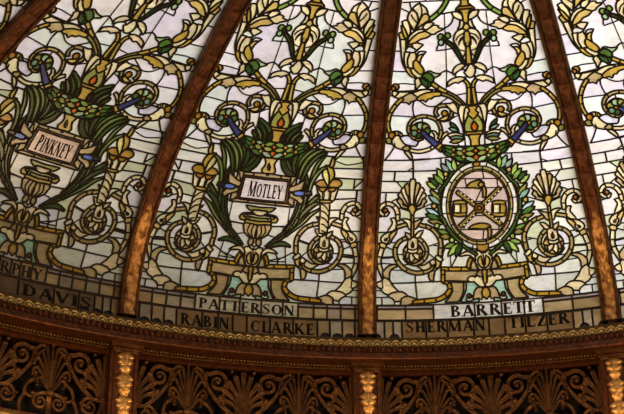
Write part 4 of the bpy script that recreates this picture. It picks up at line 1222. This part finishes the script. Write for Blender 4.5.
for k in (0, -1, 1, 2):
    o = pil0 if k == 0 else copy_tree(pil0)
    th = TH1+D*k-.003; o.location = (R*math.sin(th), R*math.cos(th), ZSP); o.rotation_euler = (0, 0, -th); tag(o, PILL[k], 'pilaster', 'gilded pilasters under the ribs')
# ------------------------------------------------------------------ openwork grilles between the pilasters
RG = R*1.012
def G(x, y, d):                       # x along the wall, y height, d towards the room
    th = x/RG; r = RG-d; return (r*math.sin(th), r*math.cos(th)-R, y)
def rod(m, pts, w0, w1=None, d0=.0, thick=.018, seg=6, grooves=True):
    """swept bar with a rounded face following a smooth path"""
    w1 = w0 if w1 is None else w1
    P = smooth([(x, y, False) for x, y in pts], False, seg) if len(pts) > 2 else [(x, y) for x, y in pts]
    n = len(P); vs = []; fs = []
    prof = [(-1, -.012), (-1, thick*.45), (-.6, thick*.95), (-.18, thick*.55), (.18, thick*.55), (.6, thick*.95), (1, thick*.45), (1, -.012)] if grooves else [(-1, -.012), (-1, thick*.3), (-.55, thick*.85), (0, thick), (.55, thick*.85), (1, thick*.3), (1, -.012)]
    k = len(prof)
    for i, (x, y) in enumerate(P):
        a, b = P[max(i-1, 0)], P[min(i+1, n-1)]; dx, dy = b[0]-a[0], b[1]-a[1]; l = math.hypot(dx, dy) or 1
        w = (w0+(w1-w0)*i/(n-1))/2
        vs += [G(x-dy/l*w*e, y+dx/l*w*e, d0+h) for e, h in prof]
    for i in range(n-1):
        for j in range(k): fs.append((i*k+j, i*k+(j+1) % k, (i+1)*k+(j+1) % k, (i+1)*k+j))
    fs += [tuple(range(k)), tuple(range(n*k-1, n*k-k-1, -1))]
    m.add(vs, fs)
def boss(m, x, y, r, d0=0.0, h=.03):
    vs = []; fs = []; na, nr = 10, 4
    for i in range(nr):
        t = PI/2*i/nr
        for j in range(na): a = TAU*j/na; vs.append(G(x+r*math.cos(t)*math.cos(a), y+r*math.cos(t)*math.sin(a), d0+h*math.sin(t)))
    vs.append(G(x, y, d0+h))
    for i in range(nr-1):
        for j in range(na): fs.append((i*na+j, i*na+(j+1) % na, (i+1)*na+(j+1) % na, (i+1)*na+j))
    for j in range(na): fs.append(((nr-1)*na+j, (nr-1)*na+(j+1) % na, nr*na))
    m.add(vs, fs)
def spiral(cx, cy, r0, turns, a0, dirn, rin=.25, n=14):
    return [(cx+r0*(1-(1-rin)*i/n)*math.cos(a0+dirn*TAU*turns*i/n), cy+r0*(1-(1-rin)*i/n)*math.sin(a0+dirn*TAU*turns*i/n)) for i in range(n+1)]
YT, YB = R*-.0525, R*-.1715         # top and bottom of the opening
def tall_palmette(x0):
    m = MB(); yb = YT-.485
    rod(m, [(x0, yb), (x0, yb+.25), (x0, YT-.018)], .058, .018, .012, .03)
    boss(m, x0, YT-.035, .018, .01)
    for sg in (-1, 1):
        for k, (ex, ey, mx, my, cx, cy) in enumerate(((.060, .425, .030, .30, .085, .40), (.115, .375, .050, .26, .135, .335), (.155, .300, .065, .20, .170, .255), (.170, .205, .070, .13, .175, .155), (.135, .105, .060, .07, .125, .065))):
            rod(m, [(x0+sg*.006, yb+.02), (x0+sg*mx*.75, yb+my*.75), (x0+sg*(mx+ex)*.52, yb+(my+ey)*.52+.035), (x0+sg*ex, yb+ey), (x0+sg*cx, yb+cy)], .017, .033, .005*k, .030)
            boss(m, x0+sg*cx, yb+cy, .017, .01, .026)
    boss(m, x0, yb+.01, .045, .02, .035)
    for sg in (-1, 1):               # volutes under the foot
        rod(m, [(x0+sg*.01, yb-.01), (x0+sg*.05, yb+.0)]+spiral(x0+sg*.085, yb-.085, .075, 1.45, PI/2, -sg), .034, .018, .006, .026)
        boss(m, x0+sg*.085, yb-.085, .022, .0, .03)
    rod(m, [(x0, yb), (x0, YB)], .05, .05, .0, .02)
    return m
def shell_palmette(x0, lo=-1, hi=1):
    m = MB(); yb = YT-.46
    for i in range(-4, 5):
        if i*lo < 0 and False: continue
        if i < 0 and lo > -1: continue
        if i > 0 and hi < 1: continue
        a = i*.33; L_ = .375-.020*abs(i)
        tipx, tipy = x0+L_*.62*math.sin(a)*(1+.06*abs(i)), yb+.02+L_*math.cos(a*.86)
        sx = x0+.014*i
        rod(m, [(sx, yb), (x0+(tipx-x0)*.38, yb+(tipy-yb)*.52), (x0+(tipx-x0)*.86, yb+(tipy-yb)*.90), (tipx, tipy)], .018, .058, .004*(4-abs(i)), .032)
        boss(m, tipx, tipy, .029, .01, .03)
    for sg in (-1, 1):
        if sg < 0 and lo > -1 or sg > 0 and hi < 1: continue
        rod(m, [(x0, yb-.02), (x0+sg*.06, yb-.015)]+spiral(x0+sg*.13, yb-.09, .085, 1.4, PI/2, -sg), .036, .018, .004, .028)
        boss(m, x0+sg*.13, yb-.09, .024, .0, .032)
        rod(m, [(x0+sg*.005, yb-.02), (x0+sg*.03, yb-.12), (x0+sg*.09, YB)], .04, .03, .0, .022)
    w0 = -.05 if lo <= -1 else 0; w1 = .05 if hi >= 1 else 0
    rod(m, [(x0+w0, yb), (x0+w1, yb)], .03, .03, .02, .02, grooves=False)
    return m
def scroll(xa, xb):
    """big scroll between a tall palmette at xa and a shell at xb"""
    m = MB(); s = 1 if xb > xa else -1; w = abs(xb-xa)
    cx, cy = xa+s*w*.54, YT-.165
    rod(m, [(xa+s*w*.20, YT-.045), (xa+s*w*.30, YT-.10), (xa+s*w*.36, YT-.22), (xa+s*w*.56, YT-.36), (xa+s*w*.80, YT-.47)], 0.031, 0.044, .0, .026)
    rod(m, [(xa+s*w*.30, YT-.16), (xa+s*w*.33, YT-.09)]+spiral(cx, cy, .105, 1.35, PI*.75 if s > 0 else PI*.25, -s, .22), 0.046, 0.026, .004, .030)
    boss(m, cx, cy, .026, .004, .034)
    rod(m, [(cx+s*.095, cy-.03), (cx+s*.075, cy-.10), (cx+s*.03, cy-.16), (cx+s*.045, cy-.215)], 0.036, 0.026, .0, .024)
    boss(m, cx+s*.055, cy-.205, .024, .004, .03)
    boss(m, xa+s*w*.16, YT-.040, .024, .004, .03); boss(m, xa+s*w*.80, YT-.045, .022, .004, .03)
    rod(m, [(xa+s*w*.28, YT-.30), (xa+s*w*.26, YT-.36), (xa+s*w*.40, YT-.42), (xa+s*w*.44, YT-.50), (xa+s*w*.32, YT-.54), (xa+s*w*.26, YT-.49)], 0.038, 0.023, .0, .026)
    boss(m, xa+s*w*.27, YT-.31, .024, .004, .03); boss(m, xa+s*w*.30, YT-.50, .024, .004, .03)
    rod(m, [(xa+s*w*.44, YT-.52), (xa+s*w*.52, YT-.60), (xa+s*w*.50, YB)], 0.036, 0.031, .0, .024)
    rod(m, [(xa+s*w*.80, YT-.47), (xa+s*w*.68, YT-.54), (xa+s*w*.56, YT-.52)], 0.033, 0.018, .0, .024)
    return m
def grille():
    root = empty('grille', (0, 0, 0)); xe = RG*H-.145
    for nm, x0 in (('palmette', -.535), ('palmette', .535)): tall_palmette(x0).build(nm, DKBRONZE, root, smooth=True)
    shell_palmette(0).build('shell_ornament', DKBRONZE, root, smooth=True)
    shell_palmette(-xe, 0, 1).build('half_shell_ornament', DKBRONZE, root, smooth=True)
    shell_palmette(xe, -1, 0).build('half_shell_ornament', DKBRONZE, root, smooth=True)
    for a, b in ((-.535, 0), (.535, 0), (-.535, -xe), (.535, xe)): scroll(a, b).build('scroll', DKBRONZE, root, smooth=True)
    m = MB()
    for x in (-xe-.03, xe+.03):
        vs = []
        for y in (YB-.02, YT+.02):
            vs += [G(x-.035, y, -.02), G(x-.035, y, .03), G(x-.015, y, .045), G(x+.015, y, .045), G(x+.035, y, .03), G(x+.035, y, -.02)]
        m.add(vs, [(j, (j+1) % 6, 6+(j+1) % 6, 6+j) for j in range(6)])
        q = int((YT-YB)/.028)
        for i in range(q): boss(m, x, YB+(i+.5)*.028, .012, .042, .012)
    for y in (YB+.012, YT-.012):
        q = 40; vs = []; fs = []
        for i in range(q+1):
            x = -xe+2*xe*i/q; vs += [G(x, y-.012, -.02), G(x, y-.012, .025), G(x, y+.012, .025), G(x, y+.012, -.02)]
        for i in range(q):
            for j in range(4): fs.append((i*4+j, i*4+(j+1) % 4, i*4+4+(j+1) % 4, i*4+4+j))
        m.add(vs, fs)
    m.build('frame', BRONZE, root)
    return root
gr0 = grille()
GRL = {0: 'openwork bronze grille of palmettes and scrolls below the upright nameplate panel', -1: 'openwork bronze grille at the bottom left corner, left of the first pilaster', 1: 'openwork bronze grille of palmettes and scrolls below the oval medallion panel', 2: 'openwork bronze grille right of the rightmost pilaster in view'}
for k in (0, -1, 1, 2):
    o = gr0 if k == 0 else copy_tree(gr0)
    th = TH1+D*(k-.5)-.003; o.location = (R*math.sin(th), R*math.cos(th), ZSP); o.rotation_euler = (0, 0, -th); tag(o, GRL[k], 'grille', 'bronze grilles of the drum')
# ------------------------------------------------------------------ rest of the dome and the hall below
PALEG = glass_mat('plain_dome_glass', gloss=.03)
def shell(k0, k1, p0, p1, name):
    m = MB(); n = (k1-k0)*6; vs = []; fs = []; q = 24
    for i in range(n+1):
        th = TH1+D*(k0-1)+D*(k1-k0)*i/n+ (0)
        for j in range(q+1):
            r, z = rz(p0+(p1-p0)*j/q); vs.append((r*math.sin(th), r*math.cos(th), ZSP+z))
    for i in range(n):
        for j in range(q): b = i*(q+1)+j; fs.append((b, b+1, b+q+2, b+q+1))
    m.add(vs, fs, [.30, .26, .20]); return struct(m.build(name, PALEG, smooth=True))
shell(3, 3+11, PHB, 1.235, 'ceiling')
shell(0, 16, 1.235, 1.565, 'ceiling_crown')
struct(ring([(1.03, .0), (1.75, .0)], 0, TAU, 64).build('ceiling_attic_floor', PLASTER))
struct(ring([(.996, -.192), (1.75, -.192)], 0, TAU, 64).build('ceiling_gallery', PLASTER))
struct(ring([(1.75, -.192), (1.75, -ZSP/R)], 0, TAU, 64).build('wall_hall', PLASTER))
struct(ring([(0.001, -ZSP/R), (1.75, -ZSP/R)], 0, TAU, 64).build('floor', FLOORM))
# ------------------------------------------------------------------ light
W_ = bpy.data.worlds.new('daylight'); SC.world = W_; W_.use_nodes = True
n, l = W_.node_tree.nodes, W_.node_tree.links; n.clear()
tc = n.new('ShaderNodeTexCoord'); dt = n.new('ShaderNodeVectorMath'); dt.operation = 'DOT_PRODUCT'
dt.inputs[1].default_value = Vector(SKYDIR).normalized(); l.new(tc.outputs['Generated'], dt.inputs[0])
cr = n.new('ShaderNodeValToRGB'); mr = n.new('ShaderNodeMapRange'); mr.inputs['From Min'].default_value = -1; mr.inputs['From Max'].default_value = 1
l.new(dt.outputs['Value'], mr.inputs['Value']); l.new(mr.outputs['Result'], cr.inputs['Fac'])
cr.color_ramp.elements[0].position = 0.0; cr.color_ramp.elements[1].position = 1.0
for i, (p_, c_) in enumerate(SKYRAMP):
    e = cr.color_ramp.elements[i] if i < 2 else cr.color_ramp.elements.new(p_)
    e.position = p_; e.color = (*c_, 1)
bg = n.new('ShaderNodeBackground'); bg.inputs['Strength'].default_value = SKYSTR
ow = n.new('ShaderNodeOutputWorld'); l.new(cr.outputs['Color'], bg.inputs['Color']); l.new(bg.outputs[0], ow.inputs['Surface'])
for k in range(-4, 5):  # added warm point lights, fixtures unseen, lighting the bronze from below
    th = TH1+D*k
    L_ = bpy.data.lights.new('unseen_lamp', 'POINT'); L_.energy = LAMPW; L_.color = (1.0, .66, .33); L_.shadow_soft_size = .12
    o = bpy.data.objects.new('unseen_lamp', L_); COL.objects.link(o); o.location = (LAMPR*math.sin(th), LAMPR*math.cos(th), ZSP+LAMPZ)
# ------------------------------------------------------------------ camera
cam = bpy.data.cameras.new('camera'); co = bpy.data.objects.new('camera', cam); COL.objects.link(co); SC.camera = co
yaw, pit, rol, d_, h_, lf = CAM
ca, sa, cb, sb, cc, sc_ = math.cos(yaw), math.sin(yaw), math.cos(pit), math.sin(pit), math.cos(rol), math.sin(rol)
M = Matrix(((ca, -sa, 0), (sa, ca, 0), (0, 0, 1))) @ Matrix(((1, 0, 0), (0, cb, -sb), (0, sb, cb))) @ Matrix(((cc, 0, sc_), (0, 1, 0), (-sc_, 0, cc)))
X, Y, Z = M.col[0], M.col[2], -M.col[1]
co.matrix_world = Matrix(((X[0], Y[0], Z[0], 0), (X[1], Y[1], Z[1], -d_*R), (X[2], Y[2], Z[2], ZSP-h_*R), (0, 0, 0, 1)))
cam.sensor_width = 36; cam.lens = math.exp(lf)/624*36; cam.clip_end = 200
vs_ = SC.view_settings; vs_.view_transform = 'Standard'; vs_.look = 'None'; vs_.gamma = 1; vs_.use_curve_mapping = False; vs_.exposure = EXPO
SC.cycles.max_bounces = 8
